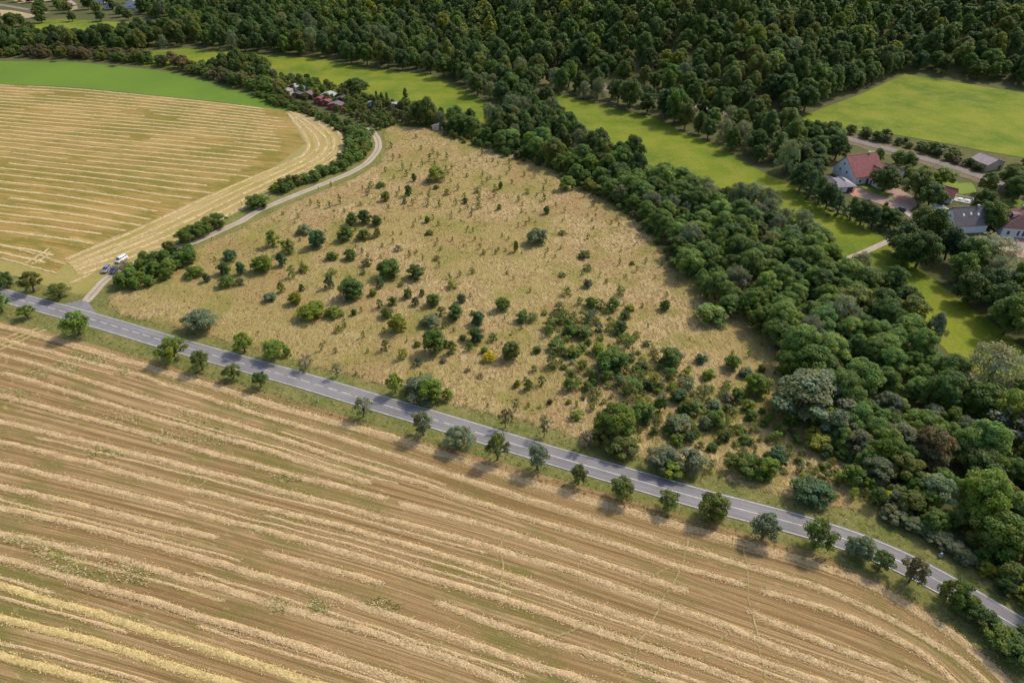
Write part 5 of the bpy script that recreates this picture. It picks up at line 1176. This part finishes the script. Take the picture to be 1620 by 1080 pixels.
shed(507,167,6,4.5,2.4,3.2,RW_,R_BRED,'garden shed with bright red roof, right one of the red roofs')
shed(507,158,8.5,6,2.6,3.9,WOOD,R_BRIGHT,'garden cabin with shining light grey roof behind the red roofs')
shed(519,173,8.5,5.5,2.6,3.6,RW_,R_GREY,'red walled garden cabin with grey roof in front of the hedge')
shed(531,163,7,5,2.4,3.5,WOOD,R_FELT,'black roofed garden shed right of the light grey roof')
shed(582,168,4,3,2.0,2.4,WALL_W,R_BRIGHT,'tiny white garden hut right of the allotment shrubs')
shed(617,170,5,3,1.9,2.3,WALL_W,R_BRIGHT,'bluish white greenhouse left of the pointed conifer')
shed(684,206,6,4,2.1,3.0,WALL_T,R_PINK,'shed with salmon pink roof at the tip of the dry meadow')
shed(412,148,5,4,1.9,2.5,WALL_T,R_BRED,'low orange red shed at the far left of the allotments')
# village at the upper left
VH = [(98,16,10,9,4,7,WALL_T,R_PINK,'small pale pink house among trees left of the village'),(135,8,16,8,3,5,WALL_W,R_BRIGHT,'long white roofed building at the top edge of the village'),(198,14,16,10,4,7,WALL_W,R_MET,'bluish roofed village house'),(213,16,6,7,4,6,WALL_W,R_PINK,'narrow white house right of the bluish roofed one'),
      (165,15,9,8,3,5,WALL_W,R_MET,'small village house with blue grey roof'),(330,14,10,8,3,5,WALL_W,R_BRIGHT,'white building half hidden in the woods at the top'),(415,18,7,14,3,4.5,WALL_W,R_BRIGHT,'long white glasshouse in the woods at the top'),(424,24,10,7,3,5,WALL_W,R_BRIGHT,'white roofed hut below the long glasshouse')]
for (u, v, W, L, e, r, wm, rm, l) in VH:
    gable_house('village_house', l, 'house', gp(u, v), rnd.uniform(-.3, .3), W, L, e, r, wm, rm, wins=[(W*.3, 0, 1, 1.2, 1.3, 'y-'), (W*.6, 0, 1, 1.2, 1.3, 'y-')], doors=[(W*.82, 0, 1, 2.1, 'y-')])

# ================================================================== VEHICLES
TYRE = mat_plain('tyre_rubber', (.02,.02,.02), .9, .2, .1, 4); RIM = mat_plain('wheel_rim', (.45,.45,.46), .35, .5, .05, 4, .7); LAMP = mat_plain('lamp_lens', (.75,.76,.78), .15, .6, .05, 3); RLAMP = mat_plain('tail_lens', (.4,.03,.02), .2, .5, .05, 3)
def vehicle(name, label, cat, at, front, col, L=4.6, Wd=1.86, Ht=1.65, van=False, rail=False):
    x, y = gp(*at); fx, fy = gp(*front); root = empty(name, (x, y, .07), math.atan2(fy-y, fx-x)); tag(root, label, cat)
    pm = mat_plain(name+'_paint', col, .28, .6, .04, 1); h = L/2; w = Wd/2; k = Ht/1.65
    st = [(-h, .55, .95), (-h+.12, .38, 1.05*k), (-h*.55, .32, 1.08*k), (0, .30, 1.06*k), (h*.45, .32, 1.05*k), (h*.55, .33, 1.02*k), (h*.9, .38, .86*k), (h, .48, .72*k)]
    if van: st = [(-h, .5, 1.2), (-h+.1, .36, 1.25), (0, .32, 1.25), (h*.6, .33, 1.2), (h*.78, .34, 1.08), (h*.95, .4, .92), (h, .5, .8)]
    body = MB().loft([[(px, -w*t, z0), (px, w*t, z0), (px, w*1.0*t, z0+.25), (px, w*.97*t, z1-.1), (px, w*.86*t, z1), (px, -w*.86*t, z1), (px, -w*.97*t, z1-.1), (px, -w*1.0*t, z0+.25)] for px, z0, z1 in st for t in [(.9 if abs(px) > h-.05 else 1)]])
    bo = body.build('body', pm, root, smooth=False)
    zb = (1.04 if not van else 1.2)*k; zt = Ht
    x0, x1, x2, x3 = (-h+.12, -h*.72, h*.12, h*.52) if not van else (-h+.03, -h+.15, h*.42, h*.72)
    MB().loft([[(x0, -w*.86, zb), (x3, -w*.86, zb), (x3, w*.86, zb), (x0, w*.86, zb)], [(x1, -w*.70, zt-.06), (x2, -w*.70, zt-.06), (x2, w*.70, zt-.06), (x1, w*.70, zt-.06)]]).build('windows', GLASS, root)
    ro = MB().loft([[(x1-.06, -w*.73, zt-.07), (x2+.04, -w*.73, zt-.07), (x2+.04, w*.73, zt-.07), (x1-.06, w*.73, zt-.07)], [(x1+.05, -w*.66, zt), (x2-.08, -w*.66, zt), (x2-.08, w*.66, zt), (x1+.05, w*.66, zt)]]).build('roof', pm, root)
    if rail:
        for s in (-1, 1): MB().box(x1+.1, x2-.1, s*w*.62-.02, s*w*.62+.02, zt+.003, zt+.06).build('roof_rail', RIM, ro)
    for s in (-1, 1):      # pillars in body colour
        p = MB()
        for t in (0, .36, .7, 1):
            xb = x0+(x3-x0)*t; xt = x1+(x2-x1)*t; p.loft([[(xb-.05, s*w*.855, zb-.02), (xb+.05, s*w*.855, zb-.02), (xb+.05, s*w*.88, zb-.02), (xb-.05, s*w*.88, zb-.02)], [(xt-.04, s*w*.695, zt-.05), (xt+.04, s*w*.695, zt-.05), (xt+.04, s*w*.72, zt-.05), (xt-.04, s*w*.72, zt-.05)]])
        p.build('pillars', pm, root)
        MB().box(h*.36, h*.42, s*w*1.0 if s > 0 else s*(w+.18), s*(w+.18) if s > 0 else s*w*1.0, 1.0*k, 1.14*k).build('mirror', pm, root)
        MB().box(h-.12, h+.012, s*w*.6-.16, s*w*.6+.16, .60*k, .74*k).build('headlight', LAMP, root); MB().box(-h-.012, -h+.08, s*w*.66-.1, s*w*.66+.1, .72, .92).build('tail_light', RLAMP, root)
        for px in (-h*.58, h*.62):
            ty = MB(); r_ = .35; ty.loft([[(px+r_*math.cos(a_*math.pi/8), yy, .35+r_*math.sin(a_*math.pi/8)) for a_ in range(16)] for yy in (s*(w-.2), s*(w+.02))]); t_o = ty.build('wheel', TYRE, root)
            MB().loft([[(px+.2*math.cos(a_*math.pi/6), yy, .35+.2*math.sin(a_*math.pi/6)) for a_ in range(12)] for yy in (s*(w-.05), s*(w+.035))]).build('rim', RIM, t_o)
    return root
vehicle('estate_car', 'grey blue estate car parked at the field corner beside the hedge', 'car', (169,428), (162,437), (.20,.20,.27), 4.9, 1.9, 1.6, rail=True)
vehicle('small_car', 'dark blue car parked close to the hedge beside the estate car', 'car', (181,430), (174,438), (.035,.045,.08), 4.2, 1.8, 1.5)
vehicle('white_van', 'white van parked behind the thick hedge at the field corner', 'van', (193,413), (186,417), (.72,.72,.72), 4.5, 1.9, 1.85, van=True)
vehicle('dark_car', 'dark car standing on the pink driveway of the hamlet', 'car', (1424,333), (1414,330), (.04,.05,.07), 4.5, 1.8, 1.5)
vehicle('white_car', 'small white car parked at the porch building in the hamlet', 'car', (1497,374), (1503,377), (.75,.75,.75), 3.9, 1.75, 1.5)

# ================================================================== SMALL THINGS
def post(u, v, h, label, col, cap=None, w=.1, name='marker_post', cat='post'):
    x, y = gp(u, v); r = empty(name, (x, y, .03)); tag(r, label, cat); m_ = mat_plain(name+'_paint', col, .6, .3, .05, 3)
    MB().box(-w, w, -w*.7, w*.7, -.1, h).build('shaft', m_, r, bevel=0)
    if cap: MB().box(-w*1.06, w*1.06, -w*.76, w*.76, h*.78, h*.9).build('band', mat_plain('dark_band', cap, .6, .2, .05, 3), r)
    return r
post(504,636,1.6,'thin pale marker post on the near verge opposite the open roadside gap',(.55,.55,.52),(.05,.05,.05))
post(1337,826,1.0,'white reflector post on the far verge left of the low thorn hedge',(.78,.78,.76),(.05,.05,.05))
post(335,380,1.1,'short dark post beside the farm track near the short hedge section',(.12,.10,.08))
post(504,299,1.2,'short dark post on the farm track beside the long hedge',(.10,.09,.09))
post(383,325,1.3,'thin wooden post at the headland edge between two bushes',(.20,.15,.10))
x, y = gp(1487, 880); r = empty('milestone', (x, y, .03)); tag(r, 'pale weathered milestone below the low thorn hedge', 'stone'); MB().loft([[(-.3*s, -.2*s, z), (.3*s, -.2*s, z), (.3*s, .2*s, z), (-.3*s, .2*s, z)] for z, s in ((0, 1.1), (.9, 1), (1.15, .6))]).build('stone', CONC, r)
x, y = gp(1486, 259); r = empty('railway_mast', (x, y, 0)); tag(r, 'railway mast with white insulators beside the track', 'mast'); MB().tube([(0, 0, -.2), (0, 0, 7.5)], [.12, .08], 6).build('pole', CONC, r); MB().box(-1.4, 1.4, -.05, .05, 6.7, 6.85).build('crossarm', CONC, r)
for s in (-1.2, -.6, .6, 1.2): MB().tube([(s, 0, 6.86), (s, 0, 7.25)], [.16, .12], 6).build('insulator', FRAME, r)
x, y = gp(1298, 206); r = empty('railway_post', (x, y, 0)); tag(r, 'short signal post at the corner of the hillside meadow', 'post'); MB().tube([(0, 0, -.2), (0, 0, 3.2)], [.09, .07], 6).build('pole', CONC, r); MB().box(-.3, .3, -.06, .06, 3.202, 3.8).build('plate', FRAME, r)
# tree shadows need nothing more: light does the rest

# ---- small sets of look-alikes get their place in the set, larger ones share label and group
_by = {}
for o in bpy.data.objects:
    if o.parent is None and 'label' in o and o.get('kind') is None: _by.setdefault(o['label'], []).append(o)
for l, os_ in _by.items():
    n = len(os_)
    if 2 <= n <= 7 and len(l.split()) <= (13 if n == 2 else 11):
        os_.sort(key=lambda o: proj(o.location.x, o.location.y, o.location.z)[0])
        WN = ['', '', 'two', 'three', 'four', 'five', 'six', 'seven'][n]
        for i, o in enumerate(os_):
            o['label'] = ('leftmost' if i == 0 else 'rightmost' if i == n-1 else ['', 'second', 'third', 'fourth', 'fifth', 'sixth'][i]+' from left')+' of '+WN+': '+l
    elif n == 1 and 'group' in os_[0] and not any(p is not os_[0] and p.get('group') == os_[0]['group'] for p in bpy.data.objects if p.parent is None): del os_[0]['group']
